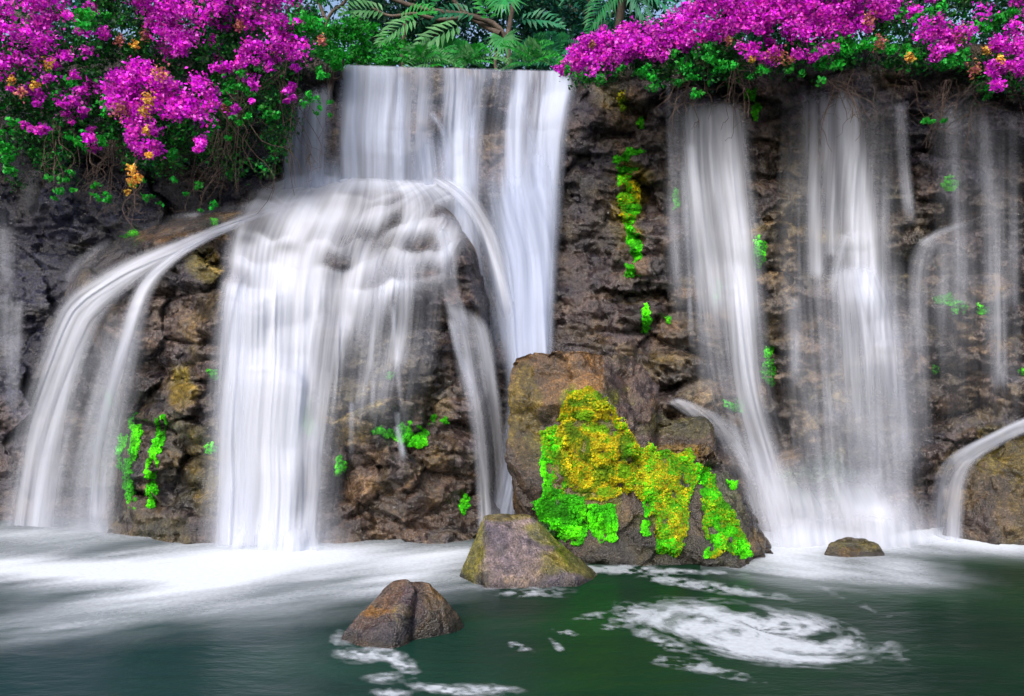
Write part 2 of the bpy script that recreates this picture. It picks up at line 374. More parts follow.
# ------------------------------------------------------------------ falling water
class Fall:
    mat = None
    def __init__(s): s.v = []; s.f = []; s.fl = []; s.d = []; s.n = 0
    def strip(s, L, R, G, off=.05, dens=.6, nu=60, nv=160, edge=.22, head=.03, tail=0., gauss=None, slack=.0, lim=None, bulge=.03, fn=None, strand=.55):
        l = cr(L, nv); r = cr(R, nv); u = np.linspace(0, 1, nu)[None, :]; t = np.linspace(0, 1, nv)[:, None]
        if nu > 120: l = l+np.stack([2.2*fbm(np.linspace(0, 6, nv), 0*l[:, 0], 0*l[:, 0], 3, nu), 0*l[:, 0]], 1); r = r+np.stack([2.2*fbm(np.linspace(0, 6, nv), 3+0*l[:, 0], 0*l[:, 0], 3, nu+7), 0*l[:, 0]], 1)
        px = l[:, :1]*(1-u)+r[:, :1]*u; py = l[:, 1:2]*(1-u)+r[:, 1:2]*u
        D = samp(G, px, py)
        d = D.copy(); d[0] = D[0]-off
        for i in range(1, nv):
            d[i] = np.minimum(d[i-1]+slack, D[i]-off)
        d = blur(blur(d, min(6, nu//6), 1), min(9, nv//8), 0)
        d = blur(np.minimum(d, D-off*.7), 2, 1)
        q = rng.uniform(0, 99)
        wid = np.abs(r[:, :1]-l[:, :1])*10.5/F
        d = d - bulge*np.sqrt(np.clip(4*u*(1-u), 0, 1)) - .03*vnoise(u*wid*9+q, t*1.5, 0*u) - .015*vnoise(u*wid*26+q, t*2, 0*u)
        e = sst(0, edge, u)*sst(0, edge, 1-u)*sst(0, head+1e-6, t)
        if tail: e = e*(1-sst(1-tail, 1, t))
        dn = dens*e*np.ones_like(px)
        q3 = rng.uniform(0, 99)
        if gauss:
            for (pts, w, k) in gauss:
                g = np.exp(-(polydist(px, py, pts, False)/w)**2); dn = dn + k*g*e
        if nu > 12: dn = dn*(1+strand*1.5*fbm(u*wid.mean()*5.5+q3+.35*np.sin(t*5+q3), t*1.3+q3, 0*u, 3, 7))
        if lim: dn = np.clip(dn, 0, lim)
        if fn: dn = dn*fn(px, py)
        if lim: dn = np.clip(dn, 0, lim)
        p3 = P(px, py, d)
        s.v.append(p3.reshape(-1, 3)); s.f.append(grid_faces(nv, nu)+s.n); s.n += px.size
        ln = np.append(0, np.cumsum(np.hypot(*np.diff((l+r)/2, axis=0).T)))*10.5/F
        s.fl.append(np.stack([(px+q*10)*10.5/F if False else (u*wid.mean()+q)*np.ones_like(px), ln[:, None]*np.ones_like(px)+q, 0*px], -1).reshape(-1, 3))
        s.d.append(np.clip(dn, 0, 1).ravel()); return s
    def threads(s, paths, w, G, off=.06, dens=.6, **k):
        for p in paths:
            L = [(x-w, y) for x, y in p]; R = [(x+w, y) for x, y in p]
            s.strip(L, R, G, off, dens, nu=10, nv=90, edge=.45, head=.08, bulge=.01, **k)
        return s
    def make(s, name, label, cat='waterfall', group=None):
        v = np.vstack(s.v); 
        o = mesh_obj(name, v, np.vstack(s.f), s.mat or M_fall, None, True, {'flow': np.vstack(s.fl), 'dens': np.concatenate(s.d)})
        # origin at the foot
        c = v.mean(0); c[2] = 0; o.location = Vector(c.tolist()); o.data.transform(__import__('mathutils').Matrix.Translation(-Vector(c.tolist())))
        return tag(o, label, cat, group)

w = Fall()    # the wide curtain from the lip
gap = lambda px, py: 1-.75*np.exp(-((px-437-(py-70)*.02)/7)**2)*(1-sst(150, 220, py)*.6)-.7*np.exp(-((px-489+(py-70)*.02)/9)**2)*sst(72, 95, py)*(1-sst(200, 330, py)*.5)-.35*np.exp(-((px-412)/6)**2)
w.strip([(333, 64), (334, 90), (332, 130), (332, 190), (345, 260), (400, 380)], [(584, 71), (580, 90), (572, 130), (560, 260), (556, 330), (552, 380)], SW, .05, .42, 260, 170, .08, .0, tail=.2,
        gauss=[([(350, 66), (350, 200)], 16, .35), ([(380, 66), (378, 200)], 18, .35), ([(455, 68), (462, 240)], 10, .3), ([(510, 70), (520, 300)], 14, .25), ([(556, 72), (552, 150), (534, 380)], 17, .5), ([(520, 200), (515, 380)], 16, .3), ([(344, 150), (344, 200)], 20, .2)], lim=.93, fn=gap)
w.strip([(470, 150), (478, 210), (494, 270), (499, 340), (502, 420), (480, 530), (478, 560)], [(566, 100), (562, 200), (558, 300), (556, 380), (540, 450), (520, 530), (518, 560)], SW, .12, .62, 90, 170, .3, .2,
        gauss=[([(545, 200), (536, 420)], 14, .35), ([(505, 300), (515, 380)], 14, .2)], lim=.9)
w.strip([(300, 160), (298, 190), (292, 215)], [(345, 150), (350, 190), (350, 215)], SW, .1, .4, 40, 30, .3, .3)
w.strip([(286, 95), (282, 140), (278, 200), (276, 230)], [(334, 80), (334, 130), (334, 200), (334, 230)], SW, .06, .45, 50, 60, .2, .1)
w.threads([[(524, 100), (530, 140), (534, 200), (530, 240)], [(400, 75), (400, 180)], [(470, 72), (474, 200)], [(430, 110), (445, 140), (448, 200)]], 6, SW, .09, .28, tail=.3)
w.strip([(396, 120), (400, 160), (404, 200)], [(452, 128), (456, 160), (458, 200)], SW, .1, .22, 50, 60, .3, .35, tail=.2)
w.mat = fall_mat('curtain_water', (.58, .66, .85))  # bluer tint holds the reflected sky in the curtain's own colour
w.make('waterfall', 'wide blue-white curtain falling from the level lip under the jungle plants')

w = Fall()    # the thick white flow over the outcrop
def flow(px, py):
    k, t, y = tier(px, py)
    on = y < 292
    vis = sst(-.55, .15, fbm(px/38, k*5., 0*px, 3, 83))*np.array([.3, .6, 1.1, 1., 1., .6])[k.astype(int)]
    f = 1-(.70*sst(0, .9, t))*(.45+.9*np.clip(.5+fbm(px/18, k*3., 0*px, 3, 81), 0, 1))*vis
    f = np.where(on, f, 1); f = blur(blur(f, 2, 0), 3, 1)
    crest = np.where(on, np.exp(-(t/.3)**2)*.22*vis, .1*np.exp(-((y-292)/10)**2))
    lim_ = 1-sst(0, 1, (px-(292+95*np.exp(-np.clip(py-285, 0, 999)/60.)))/52.)*sst(250, 300, py)
    holes = .5*np.exp(-((px-368)/22)**2-((py-243)/11)**2)+.6*np.exp(-((px-287)/15)**2-((py-247)/8)**2)+.55*np.exp(-((px-247)/12)**2-((py-238)/8)**2)+.8*np.exp(-((px-452)/13)**2-((py-210)/12)**2)+.6*np.exp(-((px-470)/16)**2-((py-240)/25)**2)
    return np.clip((f+crest)*lim_*(1-holes), 0, 1.05)
M_soft = fall_mat('soft_spray', (.67, .71, .81), .7)
w.strip([(292, 174), (250, 190), (226, 225), (218, 262), (215, 310), (212, 400), (207, 580)],
        [(440, 178), (474, 205), (478, 235), (462, 270), (452, 310), (430, 400), (400, 580)], SB, .07, .62, 200, 330, .09, .03,
        gauss=[([(320, 185), (262, 250), (243, 320), (238, 580)], 24, .4), ([(300, 250), (285, 330), (275, 580)], 24, .32), ([(300, 180), (420, 184)], 12, .3), ([(250, 285), (330, 292), (440, 268)], 16, .22), ([(240, 235), (340, 215), (450, 232)], 10, .2)], lim=.93, fn=flow, strand=.32)
w.strip([(212, 505), (206, 528), (200, 575)], [(345, 505), (356, 528), (366, 575)], SB, .2, .6, 90, 60, .4, .75, bulge=.12)
w.strip([(350, 245), (352, 280), (350, 330), (340, 420), (330, 470)], [(445, 245), (450, 275), (445, 330), (430, 400), (425, 450)], SB, .1, .10, 90, 110, .2, .12, tail=.45, bulge=.02,
        gauss=[([(385, 265), (365, 400)], 18, .25), ([(410, 262), (400, 360)], 8, .2)])
w.strip([(228, 262), (212, 300), (200, 400), (192, 580)], [(262, 262), (262, 300), (262, 400), (262, 580)], SB, .12, .3, 40, 150, .4, .1)
w.strip([(280, 300), (275, 400), (270, 580)], [(335, 300), (335, 400), (335, 580)], SB, .1, .14, 50, 150, .4, .15)
w.threads([[(392, 300), (398, 370), (402, 410), (406, 450)], [(372, 320), (373, 400), (376, 440)], [(352, 400), (351, 470)], [(397, 410), (400, 440), (404, 470)]], 4, SB, .07, .24, tail=.7)
w.make('waterfall', 'thick milky fall spilling over the stepped top of the broad outcrop')

w = Fall()    # right shoulder of the outcrop
w.strip([(418, 176), (450, 196), (470, 222), (482, 262), (492, 310), (494, 340)], [(445, 172), (478, 196), (504, 238), (520, 290), (530, 350), (535, 380)], SB, .12, .45, 50, 140, .4, .1, tail=.4, gauss=[([(440, 182), (490, 232), (510, 300)], 10, .3)])
w.strip([(428, 222), (434, 250), (438, 290), (444, 312), (452, 360), (462, 410), (468, 440)], [(450, 216), (458, 250), (462, 290), (470, 315), (474, 360), (482, 410), (484, 440)], SB, .06, .42, 30, 130, .35, .08, tail=.4, gauss=[([(442, 305), (466, 318)], 6, .4)])
w.strip([(440, 306), (446, 318), (456, 360), (470, 440), (478, 560)], [(472, 306), (492, 330), (500, 380), (506, 440), (508, 560)], SB, .1, .36, 40, 130, .3, .1, gauss=[([(485, 330), (496, 380), (496, 480)], 8, .25)])
w.threads([[(450, 316), (458, 350), (470, 385), (474, 420)], [(396, 425), (402, 448), (404, 462)]], 5, SB, .08, .32, tail=.4)
w.make('waterfall', 'narrow broken stream running down the right shoulder of the broad outcrop')

w = Fall()    # left arcs
br = lambda px, py: 1-.55*np.exp(-((px-140)/40)**2-((py-240)/9)**2)
w.strip([(290, 194), (235, 216), (180, 236), (125, 256), (85, 278), (54, 305), (28, 370), (6, 440), (-8, 520), (-12, 570)],
        [(300, 208), (250, 224), (208, 242), (172, 264), (138, 290), (110, 320), (92, 370), (80, 440), (72, 520), (70, 570)], SB, .08, .42, 70, 230, .45, .14, bulge=.01,
        gauss=[([(290, 200), (190, 240), (110, 274), (75, 310), (52, 370), (32, 450), (24, 560)], 20, .46)], lim=.92)
w.strip([(240, 216), (195, 236), (155, 262), (130, 290), (112, 340), (94, 400), (82, 470), (78, 570)], [(255, 224), (215, 240), (180, 262), (158, 290), (146, 340), (136, 400), (120, 470), (112, 570)], SB, .08, .26, 50, 200, .45, .06, bulge=.01,
        gauss=[([(248, 220), (170, 262), (142, 290), (127, 340), (112, 400), (98, 510)], 10, .35)], lim=.85)
w.strip([(90, 300), (50, 380), (20, 470), (0, 570)], [(150, 300), (128, 380), (112, 470), (104, 570)], SB, .14, .22, 60, 150, .4, .3)
w.strip([(-10, 490), (-16, 520), (-20, 575)], [(112, 490), (120, 520), (128, 575)], SB, .2, .45, 90, 60, .4, .75, bulge=.1)
w.strip([(280, 196), (232, 203), (170, 214), (104, 238), (72, 262), (62, 285), (52, 330), (20, 440), (-20, 570)], [(285, 212), (250, 218), (190, 236), (130, 256), (98, 280), (80, 310), (70, 350), (50, 440), (20, 570)], SB, .05, .07, 50, 200, .3, .05, fn=br,
        gauss=[([(104, 240), (76, 262), (60, 284)], 5, .45), ([(165, 214), (196, 214)], 3, .5)])
w.strip([(100, 300), (80, 380), (60, 460), (44, 570)], [(160, 300), (150, 380), (140, 460), (132, 570)], SB, .12, .16, 50, 140, .35, .2)
w.make('waterfall', 'slanting white arcs pouring off the brown ledge at the left end')

w = Fall()    # ledge line at far left and thin dribbles
w.threads([[(38, 168), (30, 190), (26, 225)], [(5, 225), (6, 260), (8, 292)], [(18, 296), (14, 360), (12, 440)], [(4, 290), (4, 330), (8, 380)]], 11, SW, .05, .2, tail=.5)
w.strip([(-20, 170), (-22, 250), (-22, 420)], [(22, 210), (24, 250), (22, 420)], SW, .06, .08, 30, 80, .4, .2, tail=.3)
w.make('waterfall', 'faint thin dribbles on the dark wall at the far left edge')

w = Fall()    # right column
w.strip([(676, 100), (668, 118), (668, 170), (678, 260), (692, 380), (716, 470), (735, 560)], [(742, 94), (752, 118), (758, 170), (768, 260), (776, 380), (800, 470), (830, 560)], SW, .14, .34, 90, 220, .3, .05,
        gauss=[([(700, 100), (706, 200), (716, 300)], 16, .3), ([(718, 100), (730, 170), (742, 280), (751, 400), (765, 500)], 18, .6), ([(690, 150), (697, 260), (702, 400)], 5, .35)], lim=.92, fn=lambda px, py: 1-.5*sst(300, 440, py))
w.strip([(664, 90), (664, 130), (660, 220), (668, 330)], [(700, 90), (702, 130), (700, 220), (705, 330)], SW, .08, .2, 40, 100, .35, .1, tail=.3)
w.threads([[(668, 78), (669, 130), (672, 190)], [(682, 160), (688, 260), (692, 360)]], 4, SW, .1, .3, tail=.3)
w.make('waterfall', 'strong white column dropping beside the moss-striped cliff, right of the mossy boulder')

w = Fall()    # right veil with bright strands
w.strip([(778, 84), (776, 140), (770, 250), (774, 400), (790, 540)], [(905, 84), (910, 140), (912, 250), (925, 400), (935, 540)], SW, .08, .2, 140, 200, .25, .06,
        gauss=[([(786, 90), (783, 180)], 6, .2), ([(808, 90), (812, 200), (814, 270)], 7, .42), ([(826, 95), (832, 200), (832, 250)], 6, .38), ([(843, 92), (853, 160), (862, 250), (866, 290)], 12, .75)], lim=.85)
w.strip([(826, 262), (822, 290), (822, 380), (826, 540)], [(882, 258), (905, 310), (920, 400), (930, 540)], SW, .16, .25, 90, 140, .4, .08,
        gauss=[([(862, 262), (868, 320), (872, 500)], 14, .55), ([(840, 268), (838, 330), (840, 420)], 9, .2), ([(880, 285), (895, 340), (905, 440)], 10, .18)], lim=.85, fn=lambda px, py: 1-.5*sst(320, 450, py))
w.threads([[(846, 232), (838, 262), (832, 300)], [(795, 295), (797, 390)], [(900, 100), (905, 180), (912, 230)]], 9, SW, .08, .3, tail=.3)
w.make('waterfall', 'see-through veil with three bright strands falling past a small mossy ledge')

w = Fall()    # ledge stream on the right
w.strip([(984, 217), (950, 222), (924, 234), (908, 250), (902, 300), (898, 400), (898, 480)], [(986, 226), (958, 236), (938, 252), (934, 270), (932, 320), (934, 400), (938, 480)], SW, .07, .2, 30, 150, .45, .3, tail=.6, gauss=[([(980, 220), (940, 229), (922, 240)], 4, .6)])
w.strip([(922, 240), (922, 300), (922, 420)], [(985, 220), (985, 280), (980, 380)], SW, .08, .14, 50, 100, .35, .1, tail=.6)
w.strip([(885, 255), (884, 300), (888, 400), (890, 480)], [(920, 250), (925, 300), (935, 400), (940, 480)], SW, .1, .15, 40, 120, .35, .2, tail=.3)
w.strip([(925, 92), (925, 200), (925, 350), (930, 480)], [(1030, 92), (1030, 200), (1032, 350), (1032, 470)], SW, .09, .05, 110, 170, .2, .12, tail=.35,
        gauss=[([(950, 110), (957, 200), (962, 300)], 6, .16), ([(986, 130), (993, 230), (1000, 380)], 8, .22), ([(1010, 120), (1012, 300)], 6, .12)])
w.strip([(920, 90), (925, 160), (930, 225)], [(1000, 90), (1010, 160), (1012, 225)], SW, .06, .08, 60, 80, .35, .3, tail=.5)
w.make('waterfall', 'thin stream sliding left along a slanting ledge high on the right wall')

# ------------------------------------------------------------------ boulders
def hulls(name, groups, mat, parent, blots, base, voxel=.022, amp=.03, s=0, fine=.012, facet=.03, dark=.40):
    bm = bmesh.new()
    for g in groups:
        b2 = bmesh.new()
        for q in g: b2.verts.new(P(*q).tolist())
        r = bmesh.ops.convex_hull(b2, input=b2.verts)
        junk = [x for x in r['geom_interior'] if isinstance(x, bmesh.types.BMVert)]
        if junk: bmesh.ops.delete(b2, geom=junk, context='VERTS')
        bmesh.ops.bevel(b2, geom=list(b2.edges), offset=.035, segments=2, affect='EDGES', profile=.6)
        me = bpy.data.meshes.new('t'); b2.to_mesh(me); b2.free(); bm.from_mesh(me); bpy.data.meshes.remove(me)
    me = bpy.data.meshes.new('t'); bm.to_mesh(me); bm.free()
    o = bpy.data.objects.new('t', me); COL.objects.link(o)
    m = o.modifiers.new('r', 'REMESH'); m.mode = 'VOXEL'; m.voxel_size = voxel
    dg = bpy.context.evaluated_depsgraph_get(); ev = o.evaluated_get(dg); m2 = ev.to_mesh()
    n = len(m2.vertices); v = np.empty(n*3); m2.vertices.foreach_get('co', v); v = v.reshape(-1, 3)
    nr = np.empty(n*3); m2.vertex_normals.foreach_get('vector', nr); nr = nr.reshape(-1, 3)
    f = np.array([list(p.vertices) if len(p.vertices) == 4 else list(p.vertices)+[p.vertices[-1]] for p in m2.polygons], np.int32)
    ev.to_mesh_clear(); bpy.data.objects.remove(o)
    x, y, z = v.T
    rid = np.clip(1-np.abs(fbm(x*2.4, y*2.4, z*2.4, 4, s+5))*7, 0, 1)
    d = amp*1.6*fbm(x*1.7, y*1.7, z*1.7, 3, s)-amp*.8*rid+fine*1.3*fbm(x*9, y*9, z*9, 5, s+9)
    if voxel > .02:
        q1, _a = stones(x*90+y*50, -z*90+y*30, 64, 50, s+71, .015, .03, .04, .085, .3); q2, _a = stones(x*90+y*50, -z*90+y*30, 22, 14, s+72, .003, .006, .06, .014, .4); d = d+q1+q2
    lay = (z*.8+x*.5)*6+fbm(x*1.3, y*1.3, z*1.3, 3, s+33)*2.5; lay = lay-np.floor(lay)
    d = d + facet*.6*(.5-lay)*sst(-.1, .4, fbm(x*1.1, y*1.1, z*1.1, 2, s+40))
    v = v+nr*d[:, None]
    px, py = proj(v)
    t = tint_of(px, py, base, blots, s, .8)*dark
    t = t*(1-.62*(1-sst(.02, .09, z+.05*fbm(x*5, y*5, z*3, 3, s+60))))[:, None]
    t = t*(1-.45*np.clip(1-np.abs(fbm(x*3.1, y*3.1, z*3.1, 4, s+51))*14, 0, 1))[:, None]
    return mesh_obj(name, v, f, mat, parent, True, {'tint': t}), v, f

def bvh(v, f): return BVHTree.FromPolygons([tuple(q) for q in v.tolist()], [tuple(q) for q in f.tolist()])
CAM = Vector((0, 0, H))
def surf(tree, px, py):
    d = Vector(P(px, py, 1.).tolist())-CAM; d.normalize()
    h = tree.ray_cast(CAM, d)
    return (np.array(h[0]), np.array(h[1])) if h[0] is not None else (None, None)

def moss(name, parent, tree, regions, n, size=.02, s=0, label=None, thick=.03):
    """tufts of moss growing out of the rock where the photo shows it; regions: (poly, colour list, density)"""
    V = []; Fc = []; T = []; k = 0
    for (poly, cols, dens, th) in regions:
        A = np.array(poly, float); x0, y0 = A.min(0); x1, y1 = A.max(0)
        area = (x1-x0)*(y1-y0); m = int(area*n*dens)
        X = rng.uniform(x0, x1, m); Y = rng.uniform(y0, y1, m)
        ok = inpoly(X+3*fbm(X/6, Y/6, 0*X, 2, s), Y+4*fbm(X/6+9, Y/6, 0*X, 2, s), poly)
        nz = fbm(X/9, Y/9, 0*X, 3, s+1); ok &= nz > th
        X, Y, nz = X[ok], Y[ok], nz[ok]; sel = fbm(X/13, Y/13, 0*X, 3, s+8)
        for a, b, c, e in zip(X, Y, nz, sel):
            p, nn = surf(tree, a, b)
            if p is None: continue
            if nn[1] > 0: nn = -nn
            lump = thick*(.12+1.1*max(c-th, 0))
            col = (1+.9*np.clip(c, -.6, .6))*np.array(cols[int(np.clip((e+.45+rng.normal()*.12)/.9*len(cols), 0, len(cols)-1))])*rng.uniform(.65, 1.35)
            c0 = p+nn*lump*rng.uniform(0, 1.2)
            ax = rng.normal(size=3); ax = ax-nn*ax.dot(nn)*.75; ax /= np.linalg.norm(ax); bx = np.cross(ax, nn+rng.normal(size=3)*.3); bx /= np.linalg.norm(bx)+1e-9
            sz = size*rng.uniform(.5, 1.3)
            V += [c0-ax*sz, c0-bx*sz*.7+nn*sz*.4, c0+ax*sz+nn*sz*.25, c0+bx*sz*.7]
            Fc.append((k, k+1, k+2, k+3)); k += 4; T += [col]*4
    if not V: return None
    o = mesh_obj(name, np.array(V), np.array(Fc), M_moss, parent, False, {'tint': np.array(T)})
    if label: o['label'] = label
    return o
MG = [(.03, .34, .002), (.05, .52, .003), (.10, .70, .004)]
MY = [(.10, .20, .003), (.32, .32, .004), (.50, .38, .006), (.16, .36, .004)]
MB = [(.05, .28, .003), (.12, .36, .003), (.30, .36, .004), (.05, .46, .004)]

big = empty('boulder', P(620, 560, 9.0)*np.array([1, 1, 0]), label='largest boulder, pyramid-shaped and covered with green and yellow moss, in mid pool', cat='boulder')
g1 = [(511, 354, 9.0), (540, 349, 8.95), (578, 347, 8.9), (634, 352, 9.3), (652, 366, 9.4), (664, 392, 9.5), (670, 425, 9.4), (503, 420, 8.95), (505, 468, 8.9), (534, 535, 8.85), (560, 600, 8.5),
      (592, 388, 8.8), (634, 442, 8.65), (640, 600, 8.35), (668, 600, 8.5), (520, 360, 10.2), (645, 372, 10.2), (515, 520, 10.), (690, 520, 10.2)]
g2 = [(636, 447, 8.75), (706, 442, 8.95), (712, 447, 9.0), (640, 600, 8.3), (700, 600, 8.2), (756, 600, 8.1), (800, 600, 8.5), (742, 486, 8.95), (745, 500, 8.8), (770, 548, 8.75), (640, 450, 9.8), (720, 460, 9.9), (752, 520, 9.9), (700, 480, 8.65), (740, 540, 8.45)]
g3 = [(668, 418, 9.5), (704, 419, 9.5), (715, 440, 9.5), (668, 470, 9.2), (716, 470, 9.3), (670, 420, 10.2), (708, 422, 10.2), (720, 480, 10.2)]
g4 = [(690, 455, 8.7), (712, 444, 8.85), (738, 478, 8.85), (774, 554, 8.6), (790, 600, 8.45), (730, 600, 8.15), (735, 540, 8.4), (745, 500, 9.3)]
bb = [(550, 380, 50, 40, (.26, .15, .06), .8), (522, 415, 26, 50, (.22, .17, .02), .8), (640, 395, 42, 62, (.13, .085, .075), .9), (592, 378, 12, 30, (.30, .16, .06), .7), (612, 390, 8, 40, (.05, .05, .07), .3), (680, 425, 40, 14, (.12, .12, .03), .7), (585, 450, 45, 60, (.20, .22, .01), .9), (565, 515, 26, 28, (.05, .34, .01), .9), (665, 500, 28, 50, (.16, .24, .01), .9), (725, 515, 20, 45, (.10, .24, .01), .8), (700, 520, 60, 50, (.07, .06, .04), .7),
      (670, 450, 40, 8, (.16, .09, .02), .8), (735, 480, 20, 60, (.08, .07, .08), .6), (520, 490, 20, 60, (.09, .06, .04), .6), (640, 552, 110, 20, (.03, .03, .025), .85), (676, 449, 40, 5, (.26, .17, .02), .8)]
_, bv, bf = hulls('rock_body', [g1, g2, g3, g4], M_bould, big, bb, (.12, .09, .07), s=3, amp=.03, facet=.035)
tr = bvh(bv, bf)
moss('moss', big, tr, [
    ([(568, 392), (590, 386), (606, 398), (620, 420), (634, 444), (648, 462), (640, 480), (625, 492), (600, 500), (585, 500), (562, 480), (555, 440), (560, 410)], MY, 1.4, -.42),
    ([(566, 392), (592, 386), (608, 402), (600, 410), (574, 408)], MB, 1.2, -.3), ([(608, 410), (622, 424), (634, 446), (625, 452), (612, 432)], MG, 1.4, -.3),
    ([(540, 432), (556, 424), (562, 470), (566, 490), (548, 500), (541, 470)], MB+MG, 1.3, -.35),
    ([(536, 502), (548, 486), (566, 492), (584, 500), (588, 525), (584, 546), (572, 545), (556, 530), (540, 518)], MG, 1.7, -.6),
    ([(588, 505), (612, 505), (618, 530), (614, 543), (600, 542), (590, 530)], MG, 1.5, -.4),
    ([(622, 448), (650, 450), (690, 452), (700, 470), (690, 500), (686, 540), (676, 556), (656, 552), (656, 520), (640, 500), (628, 480)], MB+MY, 1.4, -.4),
    ([(640, 485), (654, 484), (654, 510), (644, 515)], MG, 1.4, -.4), ([(640, 520), (650, 522), (650, 536), (642, 534)], MG, 1.4, -.4), ([(656, 538), (676, 540), (674, 554), (656, 553)], MG, 1.6, -.5),
    ([(662, 453), (690, 453), (688, 470), (664, 466)], MG, 1.2, -.25),
    ([(698, 464), (708, 466), (716, 486), (730, 510), (742, 530), (752, 552), (742, 560), (720, 548), (706, 556), (703, 520), (702, 495)], MB+MG, 1.4, -.4),
    ([(704, 540), (722, 538), (720, 558), (706, 558)], MY+MG, 1.3, -.3), ([(726, 478), (740, 482), (738, 490), (728, 488)], MG, 1.2, -.2)], 8., .0095, 5, thick=.06)

r2 = empty('boulder', P(520, 583, 7.9)*np.array([1, 1, 0]), label='low wedge-shaped purple-grey boulder with olive moss edges in front of the largest boulder', cat='boulder')
g = [(484, 514, 8.1), (500, 513, 8.1), (530, 514, 8.2), (459, 575, 8.0), (455, 610, 7.9), (484, 560, 7.72), (487, 610, 7.5), (577, 578, 7.7), (582, 610, 7.6), (606, 580, 8.1), (620, 610, 8.1), (546, 538, 8.0), (568, 555, 8.15), (470, 590, 8.7), (560, 560, 8.8), (512, 518, 8.5), (489, 521, 7.95)]
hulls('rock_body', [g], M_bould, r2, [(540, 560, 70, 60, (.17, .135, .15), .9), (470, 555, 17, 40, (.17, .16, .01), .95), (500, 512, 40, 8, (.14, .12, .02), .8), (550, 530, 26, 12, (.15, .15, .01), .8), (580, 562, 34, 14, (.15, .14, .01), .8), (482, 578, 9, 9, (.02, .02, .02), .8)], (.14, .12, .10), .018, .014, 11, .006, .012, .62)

r3 = empty('boulder', P(395, 640, 6.35)*np.array([1, 1, 0]), label='small humped wet brown rock with a groove, nearest in the pool', cat='boulder')
ga = [(338, 642, 6.25), (336, 670, 6.1), (347, 627, 6.3), (372, 603, 6.4), (390, 581, 6.5), (408, 577, 6.5), (416, 584, 6.45), (412, 604, 6.3), (395, 622, 6.15), (380, 645, 6.1), (380, 675, 6.), (405, 680, 6.1), (345, 640, 6.7), (400, 590, 6.9), (430, 660, 6.7)]
gb = [(402, 579, 6.62), (462, 618, 6.6), (470, 640, 6.5), (416, 583, 6.6), (428, 580, 6.6), (438, 590, 6.6), (442, 604, 6.6), (424, 610, 6.35), (404, 628, 6.3), (400, 675, 6.2), (440, 670, 6.3), (455, 620, 6.6), (425, 590, 6.9), (470, 650, 6.7)]
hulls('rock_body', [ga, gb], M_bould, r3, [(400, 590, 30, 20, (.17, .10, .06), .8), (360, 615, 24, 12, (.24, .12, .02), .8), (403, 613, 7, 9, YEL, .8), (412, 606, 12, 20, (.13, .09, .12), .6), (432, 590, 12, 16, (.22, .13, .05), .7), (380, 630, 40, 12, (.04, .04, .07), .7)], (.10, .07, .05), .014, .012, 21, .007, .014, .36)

r4 = empty('boulder', P(856, 556, 8.8)*np.array([1, 1, 0]), label='small flat olive-brown rock alone in the white foam', cat='boulder')
g = [(824, 548, 8.85), (828, 541, 8.9), (845, 536, 8.95), (868, 537, 8.95), (880, 541, 8.95), (887, 553, 8.8), (822, 580, 8.7), (850, 585, 8.6), (888, 580, 8.7), (850, 560, 8.7), (832, 570, 9.2), (880, 560, 9.2), (855, 538, 9.1)]
hulls('rock_body', [g], M_bould, r4, [(855, 545, 30, 8, (.15, .13, .02), .8), (850, 552, 14, 6, (.22, .12, .02), .6)], (.12, .10, .06), .016, .02, 31, .01, .02)

r5 = empty('boulder', P(1010, 530, 9.9)*np.array([1, 1, 0]), label='rounded brown and olive boulder cut off by the right edge, water sliding over it', cat='boulder')
g = [(950, 466, 9.9), (975, 450, 9.85), (1000, 440, 9.9), (1050, 428, 10.), (1110, 430, 10.), (938, 500, 9.9), (940, 580, 9.6), (1000, 580, 9.1), (1060, 590, 8.95), (1130, 580, 9.3), (1000, 480, 9.5), (1060, 470, 9.4), (960, 470, 10.4), (1100, 440, 10.8), (945, 540, 10.4), (1020, 440, 10.5)]
o5, v5, f5 = hulls('rock_body', [g], M_bould, r5, [(1010, 460, 50, 22, (.14, .12, .015), .8), (1010, 500, 20, 50, (.15, .11, .02), .6), (975, 510, 30, 40, (.10, .075, .07), .7)], (.12, .09, .06), .025, .05, 41, .015, .05)

# water over the right boulder
def depth_tree(tree, px, py, G):
    o = samp(G, px, py)
    for i in np.ndindex(px.shape):
        p, _ = surf(tree, px[i], py[i])
        if p is not None: o[i] = min(o[i], p[1])
    return o
t5 = bvh(v5, f5)
sub = (PX > 900) & (PX < 1130) & (PY > 400) & (PY < 595)
S5 = WD.copy(); jj, ii = np.where(sub)
for j, i in zip(jj[::1], ii[::1]):
    p, _ = surf(t5, PX[j, i], PY[j, i])
    if p is not None: S5[j, i] = min(S5[j, i], p[1])
S5 = smooth_near(S5)
w = Fall()
w.strip([(1150, 392), (1070, 405), (1024, 416), (990, 432), (955, 450), (938, 466), (928, 500), (924, 560)], [(1150, 412), (1070, 425), (1024, 436), (1000, 448), (985, 458), (972, 474), (966, 510), (966, 560)], S5, .07, .4, 50, 150, .3, .02, gauss=[([(1140, 400), (1050, 412), (1000, 434), (955, 455)], 9, .45), ([(940, 465), (932, 540)], 8, .3)], lim=.9)
w.make('waterfall', 'low cascade sliding over the rounded boulder at the right edge')

